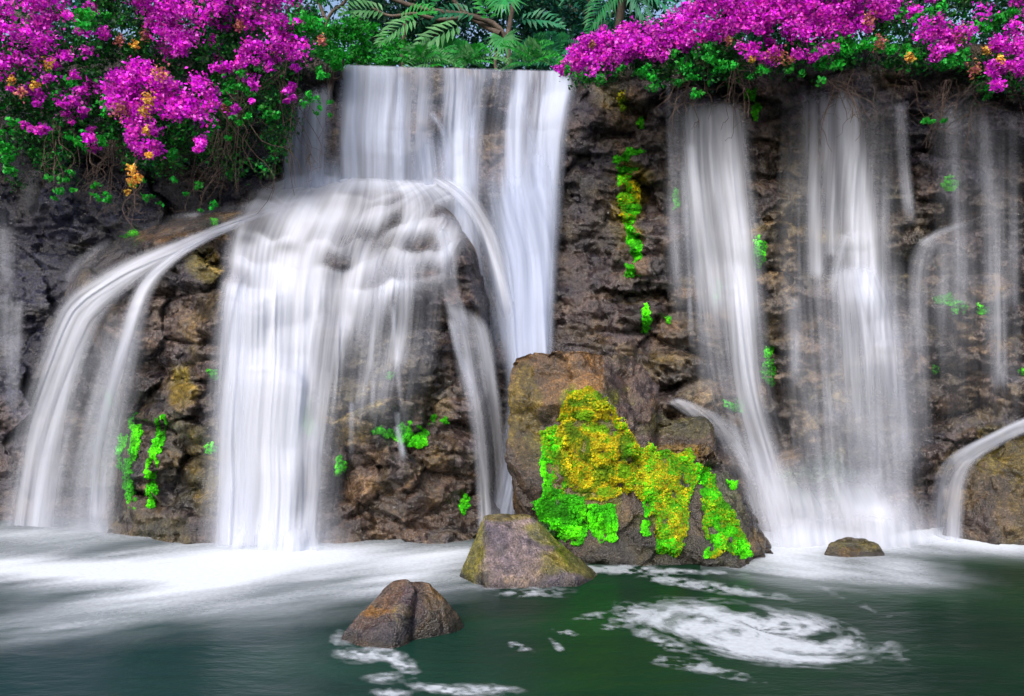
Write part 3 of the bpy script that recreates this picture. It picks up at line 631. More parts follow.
w = Fall()    # spray and run-out at the foot of the right falls
w.strip([(668, 404), (690, 412), (708, 432), (730, 470), (748, 520), (752, 580)], [(690, 400), (722, 414), (760, 440), (800, 480), (840, 520), (850, 580)], SW, .18, .14, 90, 150, .4, .15,
        gauss=[([(700, 412), (735, 450), (765, 520)], 14, .2)], lim=.93, bulge=.1, strand=.2)
w.strip([(725, 440), (735, 480), (745, 530), (750, 580)], [(800, 440), (830, 480), (860, 530), (870, 580)], SW, .25, .5, 80, 110, .4, .5, lim=.95, bulge=.15, strand=.2)
w.strip([(790, 450), (795, 480), (800, 530), (800, 580)], [(880, 470), (920, 490), (950, 530), (960, 580)], SW, .25, .42, 100, 110, .4, .5, gauss=[([(830, 475), (880, 520)], 14, .3)], lim=.93, bulge=.15, strand=.2)
w.strip([(735, 485), (735, 515), (740, 580)], [(940, 495), (960, 520), (980, 580)], SW, .45, .68, 110, 80, .35, .7, lim=.92, bulge=.25, strand=.15)
w.strip([(664, 402), (672, 408), (690, 420)], [(674, 396), (700, 404), (715, 425)], SW, .2, .4, 20, 40, .35, .2, tail=.3)
w.mat = M_soft
w.make('cascade', 'broad white splash tumbling down the greenish rock apron beside the largest boulder', 'cascade')

# ------------------------------------------------------------------ moss on the cliff and outcrop
ct = bvh(P(PX, PY, np.minimum(WD, 99)).reshape(-1, 3)[:], grid_faces(*PX.shape))
def blob(x, y, rx, ry, n=9, wob=.25):
    return [(x+rx*math.cos(t)*random.uniform(1-wob, 1+wob), y+ry*math.sin(t)*random.uniform(1-wob, 1+wob)) for t in [2*math.pi*i/n for i in range(n)]]
def line(pts, w):
    L = [(x-w, y) for x, y in pts]; R = [(x+w, y) for x, y in pts][::-1]; return L+R
moss('moss_strip', cliff, ct, [(line([(627, 150), (622, 160), (626, 200), (632, 225), (636, 250), (632, 276)], 7), MG, 1.6, -.15), (blob(628, 200, 13, 26), MY, 1.4, -.2), (blob(634, 152, 11, 4), MG, 2, -.8), (blob(627, 169, 12, 4), MG, 2, -.8),
     (blob(634, 210, 9, 5), MG, 2, -.6), (blob(635, 245, 6, 10), MG, 2, -.6), (blob(631, 272, 4, 5), MG, 2, -.8), (blob(617, 160, 3, 4), MG, 2, -.8), (blob(624, 100, 6, 14), MY, .8, -.1)], 3., .017, 60, 'hanging strip of green and yellow moss beside the strong right column')
for (x, y, rx, ry, lb) in [(644, 322, 5, 13, 'short upright green moss patch above the boulder'), (770, 372, 7, 12, None), (769, 352, 5, 6, None), (945, 300, 13, 5, None), (958, 308, 9, 4, None), (981, 312, 5, 6, None), (948, 184, 7, 6, None), (759, 255, 5, 16, None),
                       (677, 200, 3, 12, None), (718, 290, 4, 10, None), (935, 368, 4, 5, None), (1022, 372, 4, 5, None), (735, 405, 10, 5, None), (750, 95, 5, 6, None), (755, 110, 5, 8, None), (640, 122, 4, 5, None), (667, 322, 3, 3, None)]:
    moss('moss_patch', cliff, ct, [(blob(x, y, rx, ry), MG, 2.2, -1.2)], 3, .017, int(x), lb)
ok_ = OD.copy(); ok_[~inO] = 40.
otree = bvh(vv, ff)
moss('moss_strip', outc, otree, [(line([(135, 412), (128, 430), (118, 455), (122, 470)], 3.5), MG, 1.9, -.3), (line([(138, 425), (136, 450), (127, 470), (130, 490), (133, 508)], 4), MG, 2., -.4)], 3., .018, 80, 'left one of two bright green moss strips low on the outcrop')
moss('moss_strip', outc, otree, [(line([(162, 415), (160, 440), (152, 458), (150, 478)], 5), MG, 2., -.35), (line([(154, 480), (150, 508)], 4), MG, 1.8, -.6)], 3., .018, 90, 'right one of two bright green moss strips low on the outcrop')
moss('moss_patch', outc, otree, [(blob(412, 434, 16, 13), MG, 1.8, -.4), (blob(390, 434, 6, 6), MG, 1.8, -.5), (blob(377, 431, 6, 5), MG, 1.8, -.5), (line([(425, 424), (448, 419)], 4), MG, 1.4, -.3), (blob(440, 420, 9, 5), MG, 1.5, -.4)], 3., .018, 95, 'wide bright green moss patch low on the right half of the outcrop')
for (x, y, rx, ry) in [(310, 418, 5, 17), (214, 373, 5, 4), (211, 449, 6, 5), (391, 374, 4, 5), (464, 505, 5, 9), (108, 405, 5, 14), (340, 465, 4, 9), (130, 235, 8, 4), (214, 223, 4, 3)]:
    moss('moss_patch', outc, otree, [(blob(x, y, rx, ry), MG, 2.2, -1.2)], 3, .016, int(x)+3)

# ------------------------------------------------------------------ pool and foam
def sheet(name, x0, x1, y0, y1, z, mat, n=2):
    xs = np.linspace(x0, x1, n); ys = np.linspace(y0, y1, n); X, Y = np.meshgrid(xs, ys)
    return mesh_obj(name, np.stack([X, Y, 0*X+z], -1).reshape(-1, 3), grid_faces(n, n)[:, ::-1], mat)
tag(sheet('pool_water', -14, 14, -6, 11.4, 0., M_pool), 'dark green pool water in front of the falls', 'water', kind='structure')
tag(sheet('ground', -400, 400, -400, 400, -1.2, M_soil), 'bare earth under and around the pool', 'ground', kind='structure')

def foam(name, x0, x1, y0, y1, fn, label, kind='stuff', z=.006, sx=1.6, sy=1.2):
    fx = np.arange(x0, x1, sx); fy = np.arange(y0, y1, sy); X, Y = np.meshgrid(fx, fy)
    D = H*F/(Y-CY)*(1-z/H); d = np.clip(fn(X, Y), 0, 1)
    v = P(X, Y, D); v[..., 2] = z
    m = d > .004; m = m | np.roll(m, 1, 0) | np.roll(m, -1, 0) | np.roll(m, 1, 1) | np.roll(m, -1, 1)
    a, b, c = compact(v.reshape(-1, 3), grid_faces(*X.shape, m), {'dens': d.ravel()})
    o = mesh_obj(name, a, b, M_foam, None, True, c); return tag(o, label, 'foam', kind=kind)
def G2(X, Y, x, y, rx, ry, rot=0.):
    c, s = math.cos(rot), math.sin(rot); dx, dy = X-x, Y-y
    return np.exp(-((dx*c+dy*s)/rx)**2-((-dx*s+dy*c)/ry)**2)
def fl_left(X, Y):
    e = .95*G2(X, Y, 70, 570, 110, 13)+.95*G2(X, Y, 225, 572, 100, 20, -.12)+.85*G2(X, Y, 300, 556, 120, 13)+.45*G2(X, Y, 430, 562, 60, 16)+.42*G2(X, Y, 60, 535, 150, 9)+.36*G2(X, Y, 120, 608, 140, 16, -.2)+.4*G2(X, Y, 390, 580, 70, 15)+.3*G2(X, Y, 20, 555, 140, 40)+.25*G2(X, Y, 250, 600, 180, 22, -.1)+.3*G2(X, Y, 460, 552, 50, 8)
    wx = X+ (Y-560)*1.5
    st = fbm(wx/60, (Y+X*.12)/4.5, 0*X, 4, 90)
    st2 = fbm(wx/90, (Y+X*.12)/12, 0*X, 3, 92)
    o = e*(1+.2*st)+(.32*st+.42*st2)*np.clip(e*(1.1-e)*2.2, 0, 1)
    return np.clip(o*.82, 0, .84)*sst(514, 524, Y)
def fl_right(X, Y):
    e = 1.15*G2(X, Y, 800, 535, 90, 22)+1.*G2(X, Y, 900, 532, 110, 13, .08)+.6*G2(X, Y, 790, 566, 55, 16, .15)+.5*G2(X, Y, 905, 570, 50, 12, .2)+.6*G2(X, Y, 1000, 545, 60, 9, .1)+.35*G2(X, Y, 850, 575, 60, 10, .1)
    st = fbm(X/50, (Y-X*.12)/4, 0*X, 4, 94); st2 = fbm(X/70, (Y-X*.1)/10, 0*X, 3, 95)
    return np.clip((e+(.35*st+.3*st2)*np.clip(e*(1.15-e)*2., 0, 1)*1.2)*.8, 0, .86)*sst(500, 515, Y)
foam('foam', -150, 500, 512, 665, fl_left, 'soft white foam spread below the outcrop falls')
foam('foam', 700, 1190, 500, 630, fl_right, 'soft white foam at the foot of the right falls')
def swirl(X, Y):
    dx, dy = (X-757)/134, (Y-630-(X-757)*.13)/33
    r = np.hypot(dx, dy); th = np.arctan2(dy, dx)
    body = 1-sst(.35, 1.15, r+.28*fbm(th*1.6+r, r*1.3, 0*X, 3, 111))
    body -= .9*np.exp(-((X-822)/22)**2-((Y-637)/6)**2)+.75*np.exp(-((X-737-(Y-610)*.8)/17)**2-((Y-610)/4.5)**2)+.5*np.exp(-((X-700)/30)**2-((Y-616)/2.5)**2)
    rot = th+.8*r
    sp = fbm(r*5, np.cos(rot)*2.2, np.sin(rot)*2.2, 4, 99); sp2 = fbm(r*16, np.cos(rot)*5, np.sin(rot)*5, 4, 98)
    o = body*(1.0+.5*sp)+.55*sp*np.clip(body+.25, 0, 1)+.45*sp2*np.clip(body*(1.3-body)*2+.12, 0, 1)-.12
    o = o-.25*np.clip(fbm(X/7, Y/2.2, 0*X, 4, 97), 0, 1)
    return np.clip(o*.8, 0, .66)*(1-sst(1.15, 1.5, r))
foam('foam_swirl', 600, 920, 570, 690, swirl, 'round white foam swirl turning on the green water in front', 'stuff', .008, 1.2, .8)
def front(X, Y):
    e = .8*G2(X, Y, 360, 655, 22, 7)+.8*G2(X, Y, 398, 660, 20, 8, .5)+.6*G2(X, Y, 385, 678, 22, 5)+.7*G2(X, Y, 440, 688, 26, 4, .1)+.6*G2(X, Y, 480, 690, 40, 6)+.6*G2(X, Y, 390, 694, 20, 6)+.4*G2(X, Y, 340, 640, 10, 10)
    n = fbm(X/16, Y/4, 0*X, 4, 101); n2 = fbm(X/6, Y/2, 0*X, 3, 102)
    return np.clip((e+1.1*n*e+.5*n2*e-.15)*.8, 0, .55)*(1+.5*n2)
foam('foam', 310, 560, 625, 712, front, 'small white foam patches below the humped brown rock', 'stuff', .008, 1.0, .8)
def flecks(X, Y):
    e = .55*G2(X, Y, 560, 575, 80, 4, -.12)+.6*G2(X, Y, 640, 570, 100, 3, .03)+.6*G2(X, Y, 700, 585, 90, 5, .15)+.5*G2(X, Y, 530, 592, 40, 6)+.55*G2(X, Y, 610, 628, 10, 4)+.6*G2(X, Y, 565, 632, 12, 3, .2)+.6*G2(X, Y, 520, 647, 14, 4, .4)+.6*G2(X, Y, 558, 646, 10, 4, .7)+.6*G2(X, Y, 592, 616, 16, 3, -.1)+.7*G2(X, Y, 635, 612, 18, 9)+.22*G2(X, Y, 850, 600, 60, 5, .4)+.2*G2(X, Y, 890, 650, 30, 14, .5)+.45*G2(X, Y, 700, 668, 60, 6, .2)+.5*G2(X, Y, 660, 640, 40, 6, .4)
    n = fbm(X/13+Y/9, Y/3-X/40, 0*X, 4, 104)
    n3 = fbm(X/5, Y/1.8, 0*X, 3, 106)
    return np.clip((e*(1+1.8*n+.7*n3)-.17)*.8, 0, .42)
foam('foam', 440, 1000, 562, 712, flecks, 'scattered foam flecks and wisps on the green water by the mossy boulder', 'stuff', .012, 1.2, .8)

# ------------------------------------------------------------------ foliage
def leaves(pos, nrm, size, cols, aspect=.6, jitter=.8, fold=.25):
    """kite-shaped leaves, Nx3 positions, outward normals"""
    n = len(pos); nn = nrm+rng.normal(size=(n, 3))*jitter; nn /= np.linalg.norm(nn, axis=1)[:, None]
    a = rng.normal(size=(n, 3)); a[:, 2] -= .6; a -= nn*(a*nn).sum(1)[:, None]; a /= np.linalg.norm(a, axis=1)[:, None]
    b = np.cross(nn, a); s = (size*rng.uniform(.6, 1.4, n))[:, None]
    v = np.stack([pos-a*s*.5, pos-b*s*.5*aspect+nn*s*fold*.3, pos+a*s*.5, pos+b*s*.5*aspect+nn*s*fold*.3], 1).reshape(-1, 3)
    f = np.arange(4*n).reshape(n, 4)
    return v, f, np.repeat(cols, 4, 0)
def cloud(clumps, size, pal, aspect=.6, jitter=.8, shell=.75, pick=None):
    V = []; Fc = []; T = []; k = 0
    for (c, r, n) in clumps:
        d = rng.normal(size=(n, 3)); d /= np.linalg.norm(d, axis=1)[:, None]
        rr = rng.uniform(.15, 1.15, n)**.8
        ph = rng.uniform(0, 99); lob = 1+.55*vnoise(d[:, 0]*2.2+ph, d[:, 1]*2.2, d[:, 2]*2.2)
        p = c+d*(rr*lob)[:, None]*r
        pc = np.array(pal)[rng.integers(0, len(pal), n)]*rng.uniform(.6, 1.35)*rng.uniform(.75, 1.3, (n, 1))
        v, f, t = leaves(p, d, size, pc, aspect, jitter); V.append(v); Fc.append(f+k); T.append(t); k += len(v)
    return np.vstack(V), np.vstack(Fc), np.vstack(T)
def tube(paths, rads, sides=5):
    V = []; Fc = []; k = 0
    for p, r in zip(paths, rads):
        p = np.asarray(p, float); n = len(p); r = np.broadcast_to(r, n) if np.ndim(r) else np.linspace(r, r*.5, n)
        t = np.gradient(p, axis=0); t /= np.linalg.norm(t, axis=1)[:, None]+1e-9
        a = np.cross(t, [0.13, .9, .2]); a /= np.linalg.norm(a, axis=1)[:, None]+1e-9; b = np.cross(t, a)
        for s in range(sides):
            an = 2*math.pi*s/sides; V.append(p+(a*math.cos(an)+b*math.sin(an))*r[:, None])
        for i in range(n-1):
            for s in range(sides):
                s2 = (s+1) % sides; Fc.append((k+s*n+i, k+s2*n+i, k+s2*n+i+1, k+s*n+i+1))
        k += sides*n
    return np.vstack(V), np.array(Fc)
def wig(p0, p1, n=10, sag=.1, w=.05):
    t = np.linspace(0, 1, n)[:, None]; p = np.array(p0)*(1-t)+np.array(p1)*t
    q = rng.uniform(0, 99); p[:, 2] -= sag*np.sin(t[:, 0]*math.pi)
    for a in range(3): p[:, a] += w*vnoise(t[:, 0]*3+q, a*7.+0*t[:, 0], 0*t[:, 0])*np.sin(t[:, 0]*math.pi*.5)
    return p
MAG = [(.70, .008, .74), (.60, .005, .66), (.78, .05, .74), (.44, .004, .52), (.74, .04, .48), (.40, .02, .34), (.82, .14, .74)]
LG = [(.012, .20, .014), (.02, .12, .016), (.01, .30, .03), (.03, .09, .02)]
LD = [(.008, .055, .022), (.012, .08, .02), (.006, .04, .03)]
PK = [(.45, .16, .14), (.5, .24, .10), (.42, .10, .16)]
ORG = [(.62, .36, .05), (.7, .5, .08), (.55, .22, .05)]

def scatter(poly, n, dr, thr=-9, s=0, sc=28):
    A = np.array(poly, float); x0, y0 = A.min(0); x1, y1 = A.max(0); out = []
    while len(out) < n:
        x = rng.uniform(x0, x1, 400); y = rng.uniform(y0, y1, 400)
        ok = inpoly(x, y, poly) & (fbm(x/sc, y/sc, 0*x, 3, s) > thr)
        out += list(zip(x[ok], y[ok]))
    return [(x, y, rng.uniform(*dr)) for x, y in out[:n]]
def bush(name, label, foot, leafpoly, flower, extra=None, dried=None, bright=None, twigs=None, nleaf=120, group='bougainvilleas hanging over the rock'):
    root = empty(name, foot, label=label, cat='bougainvillea', group=group)
    cl = [(P(x, y, d), rng.uniform(.14, .30)*np.array([1, 1, .8]), 90) for x, y, d in scatter(leafpoly, nleaf, (10.7, 11.8))]
    v, f, t = cloud(cl, .06, LD+LG, .6)
    v2, f2, t2 = cloud([(P(x, y, d), rng.uniform(.07, .18)*np.array([1.1, 1, .8]), 55) for x, y, d in scatter(leafpoly, int(nleaf*.9), (10.1, 10.7), -.05, 5)], .055, LG+LD, .6)
    V, Fc, T = [v, v2], [f, f2+len(v)], [t, t2]
    if bright:
        k = len(v)+len(v2)
        v3, f3, t3 = cloud([(P(x+rng.normal()*7, y+rng.normal()*5, rng.uniform(9.8, 10.2)), rng.uniform(.4, .8)*np.array([r, .12, r*.7]), int(320*r)) for (x, y, r) in bright for _ in range(4)], .055, [(.01, .34, .02), (.015, .24, .015), (.02, .42, .05)], .65)
        V.append(v3); Fc.append(f3+k); T.append(t3)
    mesh_obj('leaves', np.vstack(V), np.vstack(Fc), M_leaf, root, False, {'tint': np.vstack(T)})
    V = []; Fc = []; T = []; k = 0
    for (poly, n, dr, thr, s, r0, r1) in flower:
        cl = [(P(x, y, d), rng.uniform(r0, r1)*np.array([1.1, .9, .8]), 70) for x, y, d in scatter(poly, n, dr, thr, s)]
        v, f, t = cloud(cl, .042, MAG, .85, .9); V.append(v); Fc.append(f+k); T.append(t); k += len(v)
    mesh_obj('blossoms', np.vstack(V), np.vstack(Fc), M_petal, root, False, {'tint': np.vstack(T)})
    if dried:
        V = []; Fc = []; T = []; k = 0
        for (x, y, d, r, pal) in dried:
            v, f, t = cloud([(P(x, y, d), r*np.array([1, .8, 1.1]), int(40+r*500))], .036, pal, .85, .9); V.append(v); Fc.append(f+k); T.append(t); k += len(v)
        mesh_obj('dried_blossoms', np.vstack(V), np.vstack(Fc), M_petal, root, False, {'tint': np.vstack(T)})
    if twigs:
        paths = []; rads = []
        for (a, b, n, spread) in twigs:
            for i in range(n):
                o = rng.normal(size=2)*spread
                p0 = P(a[0]+o[0]*.6, a[1], a[2]+rng.uniform(-.3, .3)); p1 = P(b[0]+o[0]*1.4, b[1]+o[1], b[2]+rng.uniform(-.2, .2))
                paths.append(wig(p0, p1, 12, -.05, .16)); rads.append(rng.uniform(.003, .008))
                for q in range(3):
                    i0 = rng.integers(3, 11); e = paths[-1][i0] if False else paths[-1 if q == 0 else len(paths)-1][min(i0, 11)] if False else None
        base = list(zip(paths, rads))
        for p, r in base:
            for q in range(3):
                s0 = p[rng.integers(3, 12)]; e0 = s0+rng.normal(size=3)*np.array([.14, .08, .14])
                paths.append(wig(s0, e0, 6, 0, .04)); rads.append(r*.6)
        v, f = tube(paths, rads, 4); mesh_obj('twigs', v, f, M_twig, root, True)
    return root

LP = (9.7, 10.5)
bush('bougainvillea', 'magenta bougainvillea spilling from the top left corner above the dark wall', P(30, 40, 11.9),
     [(-120, -60), (110, -60), (112, 40), (85, 120), (70, 190), (30, 160), (20, 190), (-5, 170), (-120, 150)],
     [([(-110, -50), (75, -50), (65, 25), (40, 66), (10, 76), (-110, 80)], 130, LP, -.35, 3, .10, .2), ([(-60, 40), (110, -10), (100, 60), (60, 110), (-60, 80)], 22, LP, .05, 6, .06, .12), ([(60, 85), (110, 85), (105, 125), (65, 120)], 9, LP, -.3, 7, .07, .13), ([(-60, 60), (110, 60), (100, 140), (-40, 120)], 24, LP, -.1, 8, .03, .08), ([(90, 135), (105, 135), (105, 150), (90, 150)], 3, LP, -9, 7, .06, .09)],
     dried=[(22, 92, 9.9, .08, PK), (35, 85, 9.9, .06, ORG), (48, 64, 9.9, .07, ORG), (12, 80, 9.9, .05, ORG), (-20, 95, 9.9, .1, PK)],
     bright=[(85, 20, .14), (2, 130, .12), (5, 150, .13), (8, 170, .10), (62, 195, .06), (75, 90, .12), (80, 140, .1), (63, 180, .07)], twigs=[((60, 120, 10.4), (55, 180, 10.1), 9, 9), ((90, 150, 10.4), (95, 200, 10.2), 5, 8)], nleaf=170)
bush('bougainvillea', 'bougainvillea cluster hanging lowest at the left, magenta tipped with yellow blooms', P(150, 30, 11.9),
     [(80, -60), (225, -60), (228, 60), (225, 120), (190, 165), (150, 170), (120, 165), (95, 120), (85, 60)],
     [([(95, -50), (225, -50), (222, 15), (190, 45), (168, 60), (150, 20), (110, 10)], 75, LP, -.25, 13, .09, .18),
      ([(120, 68), (140, 60), (165, 72), (190, 66), (212, 88), (214, 104), (200, 128), (178, 118), (160, 132), (140, 135), (124, 118), (110, 108), (103, 88)], 80, (9.4, 9.8), -.5, 15, .08, .16),
      ([(128, 130), (150, 126), (162, 140), (158, 162), (140, 160), (130, 148)], 12, (9.4, 9.7), -9, 16, .06, .10), ([(196, 128), (204, 128), (204, 150), (196, 150)], 5, (9.5, 9.7), -9, 16, .05, .07), ([(150, 0), (220, 0), (215, 50), (170, 50)], 12, LP, 0, 17, .07, .12)],
     dried=[(148, 100, 9.3, .10, ORG), (143, 112, 9.3, .07, ORG), (146, 130, 9.3, .05, ORG), (133, 170, 9.5, .07, ORG), (132, 182, 9.5, .07, ORG), (138, 178, 9.5, .06, ORG), (120, 40, 10., .06, PK), (145, 35, 10., .09, PK), (135, 45, 10., .05, ORG), (128, 192, 9.6, .03, ORG), (160, 75, 9.3, .12, PK), (120, 110, 9.4, .12, PK), (150, 155, 9.4, .04, ORG)],
     bright=[(90, 15, .16), (208, 125, .10), (206, 140, .06), (145, 190, .06), (100, 110, .10), (112, 95, .08), (95, 200, .05), (100, 190, .05), (172, 155, .07), (150, 200, .04), (100, 140, .08)], twigs=[((136, 160, 9.7), (128, 222, 9.7), 6, 3), ((110, 140, 10.2), (92, 205, 10.2), 7, 6)], nleaf=150)
bush('bougainvillea', 'twiggy bougainvillea with loose magenta sprays reaching toward the main fall lip', P(270, 40, 11.9),
     [(205, -60), (330, -60), (322, 20), (305, 60), (295, 90), (285, 140), (268, 185), (225, 175), (200, 130)],
     [([(200, -50), (290, -50), (300, 20), (310, 50), (270, 30), (215, 30)], 70, LP, -.3, 23, .08, .17), ([(225, 15), (310, 40), (300, 60), (260, 60), (225, 50)], 24, LP, -.15, 24, .06, .12), ([(215, 55), (262, 60), (280, 70), (255, 90), (215, 84)], 14, LP, -.2, 25, .05, .1), ([(200, -20), (300, -20), (296, 100), (215, 110)], 20, LP, -.1, 27, .03, .07), ([(225, 100), (238, 105), (238, 118), (225, 115)], 3, LP, -9, 26, .05, .07)],
     dried=[(285, 22, 10, .08, PK), (240, 25, 10, .08, PK), (275, 48, 10., .05, PK), (225, 108, 9.9, .05, PK), (322, 40, 10., .07, PK)],
     bright=[(300, 20, .22), (312, 30, .2), (320, 50, .18), (245, 118, .08), (262, 105, .09), (270, 118, .08), (235, 95, .08), (240, 80, .1), (318, 100, .07), (322, 110, .06), (318, 75, .08), (210, 205, .04), (200, 190, .06)],
     twigs=[((215, 90, 10.3), (285, 150, 10.2), 5, 14), ((290, 70, 10.3), (215, 170, 10.2), 5, 14), ((250, 40, 10.5), (240, 150, 10.2), 7, 16), ((285, 60, 10.6), (255, 190, 10.4), 5, 14), ((280, 80, 10.5), (318, 180, 10.7), 5, 8), ((225, 110, 10.4), (200, 200, 10.3), 9, 9)], nleaf=120)
RG = 'bougainvilleas hanging over the rock'
bush('bougainvillea', 'low magenta bougainvillea mound between the main lip and the strong right column', P(680, 50, 11.6),
     [(562, 72), (600, 45), (640, 30), (690, 5), (760, -60), (800, -60), (805, 60), (770, 78), (740, 86), (700, 78), (670, 82), (640, 70), (600, 84), (575, 78)],
     [([(560, 70), (578, 42), (600, 32), (640, 24), (662, 30), (672, 48), (662, 58), (620, 62), (592, 76), (570, 76)], 110, (9.9, 10.5), -.5, 33, .07, .13), ([(640, 30), (690, 5), (720, -30), (800, -60), (800, 20), (760, 25), (720, 32), (690, 45), (660, 50)], 210, (9.9, 10.7), -.45, 34, .08, .16), ([(700, 20), (800, 10), (800, 55), (780, 66), (740, 50), (715, 46)], 24, LP, -.1, 35, .06, .11)],
     dried=[(772, 55, 9.9, .08, PK), (790, 60, 9.9, .06, PK), (728, 40, 9.9, .05, PK), (752, 60, 9.9, .04, ORG), (592, 45, 9.7, .04, PK)],
     bright=[(601, 80, .10), (617, 66, .08), (650, 75, .12), (640, 70, .1), (680, 62, .14), (700, 50, .12), (712, 58, .1), (690, 78, .12), (570, 68, .08), (725, 65, .1), (760, 68, .07)], twigs=[((700, 60, 10.5), (690, 105, 10.4), 10, 14), ((735, 60, 10.5), (735, 110, 10.4), 9, 10), ((690, 70, 10.4), (679, 120, 10.3), 3, 3)], nleaf=110)
bush('bougainvillea', 'sprawling magenta bougainvillea over the right wall top, bright green leaves along its hem', P(880, 40, 11.5),
     [(790, -60), (1150, -60), (1150, 90), (1010, 85), (985, 92), (950, 72), (910, 70), (870, 64), (830, 70), (800, 62)],
     [([(790, -60), (890, -60), (900, 10), (880, 22), (850, 36), (800, 40), (790, 30)], 190, LP, -.5, 43, .08, .16), ([(770, 20), (850, 20), (840, 50), (810, 60), (770, 50)], 22, LP, -.1, 44, .06, .12), ([(880, -40), (1150, -60), (1150, 40), (960, 50), (900, 30)], 95, LP, -.08, 45, .07, .15), ([(925, 30), (950, 30), (955, 55), (932, 60)], 8, (9.6, 9.9), -9, 46, .06, .12), ([(985, 35), (1005, 35), (1010, 60), (1000, 92), (990, 75)], 12, (9.6, 9.9), -9, 47, .06, .10), ([(1010, 10), (1080, 20), (1080, 80), (1010, 80)], 22, LP, -.1, 48, .07, .12)],
     dried=[(880, 42, 9.8, .09, PK), (780, 55, 9.9, .1, PK), (910, 58, 9.8, .06, ORG), (975, 70, 9.8, .1, PK), (985, 50, 9.8, .05, ORG), (868, 20, 9.8, .1, PK), (960, 35, 9.8, .1, PK), (1000, 60, 9.6, .05, ORG)],
     bright=[(835, 50, .2), (850, 46, .2), (820, 58, .16), (870, 46, .17), (890, 50, .14), (915, 50, .1), (945, 62, .14), (960, 60, .12), (975, 30, .12), (985, 90, .06), (800, 76, .05), (935, 122, .05), (948, 62, .1), (905, 15, .12), (1000, 15, .14), (930, 15, .12), (825, 66, .1)],
     twigs=[((850, 70, 10.4), (835, 120, 10.3), 9, 14), ((950, 80, 10.3), (938, 130, 10.2), 9, 8), ((830, 80, 10.3), (866, 118, 10.1), 4, 4), ((990, 80, 10.2), (960, 150, 10.6), 8, 22), ((900, 80, 10.4), (905, 120, 10.5), 6, 16)], nleaf=210)

# ------------------------------------------------------------------ plateau and jungle behind the lip
ZL = float(P(0, 68, 11.7)[2])
def plateau():
    xs = np.linspace(-60, 60, 121); ys = np.linspace(0, 60, 41); X, Y0_ = np.meshgrid(xs, ys)
    Y = 12.15+Y0_; Z = ZL-.45+.15*fbm(X*.3, Y*.3, 0*X, 3, 5)+.02*(Y-12)
    return mesh_obj('plateau_ground', np.stack([X, Y, Z], -1).reshape(-1, 3), grid_faces(*X.shape)[:, ::-1], M_soil)
tag(plateau(), 'dark soil terrace behind the cliff top', 'ground', kind='structure')
tag(mesh_obj('stream_water', [P(325, 72, 11.75), P(590, 75, 11.7), P(600, 71, 13.2)*np.array([1, 1, 0])+[0, 0, ZL-.05], P(320, 66, 13.2)*np.array([1, 1, 0])+[0, 0, ZL-.05]], [(0, 1, 2, 3)], M_pool), 'shallow stream feeding the main fall', 'water', kind='structure')

def frond(root_p, dirv, length, width, n, col, droop=.4, up=(0, 0, 1), name='frond', parent=None, fan=False, notch=.75):
    """feather-shaped or fan-shaped leaf with separate leaflets on a midrib"""
    d = np.array(dirv, float); d /= np.linalg.norm(d); up = np.array(up, float)
    side = np.cross(d, up); side /= np.linalg.norm(side)+1e-9; upn = np.cross(side, d)
    V = []; Fc = []; T = []; k = 0
    root_p = np.array(root_p, float)
    for i in range(n):
        for sg in (-1, 1):
            t = (i+.5)/n
            if fan:
                an = sg*(t**.9)*2.2; base = root_p; dl = d*math.cos(an)+side*math.sin(an); L = length*(1-.25*t); wv = length*2.2/n*.5
            else:
                base = root_p+d*length*t-np.array([0, 0, 1])*droop*length*t*t; an = 1.15-.75*t
                dl = d*math.cos(an)+side*sg*math.sin(an); L = width*math.sin(math.pi*min(t*.85+.15, 1))**.7+.02; wv = length/n*notch
            dl = dl+upn*.15-np.array([0, 0, 1])*.15*rng.uniform(.5, 1.5); dl /= np.linalg.norm(dl)
            pe = np.cross(dl, upn); pe /= np.linalg.norm(pe)+1e-9
            m = base+dl*L*.55+upn*L*.06; tip = base+dl*L-np.array([0, 0, 1])*L*.15
            tip = tip+rng.normal(size=3)*L*.07
            V += [base, m-pe*wv*.6, tip, m+pe*wv*.6]; Fc.append((k, k+1, k+2, k+3)); k += 4
            c = np.array(col)*rng.uniform(.75, 1.25); T += [c]*4
    return np.array(V), np.array(Fc), np.array(T)
def plant(name, label, cat, foot, fr, stem=None, group=None):
    root = empty(name, foot, label=label, cat=cat, group=group); rf = P(0, 0, 1)
    for (x, y, d, dx, dz, dy, L, W, n, col, fan, droop) in fr:
        up = (rng.uniform(-.2, .2), -1., .55) if not fan else (0, -1, .2)
        v, f, t = frond(P(x, y, d), (dx, dy, dz), L, W, n, col, droop, up, fan=fan)
        mesh_obj('leaf', v, f, M_leaf, root, False, {'tint': t})
    if stem:
        v, f = tube([wig(a, b, 8, 0, .06) for a, b, r in stem], [r for a, b, r in stem], 6); mesh_obj('stem', v, f, M_bark, root)
    return root
PG = (.03, .30, .05); PL = (.10, .30, .11); PBL = (.02, .19, .09); PD = (.015, .17, .05)
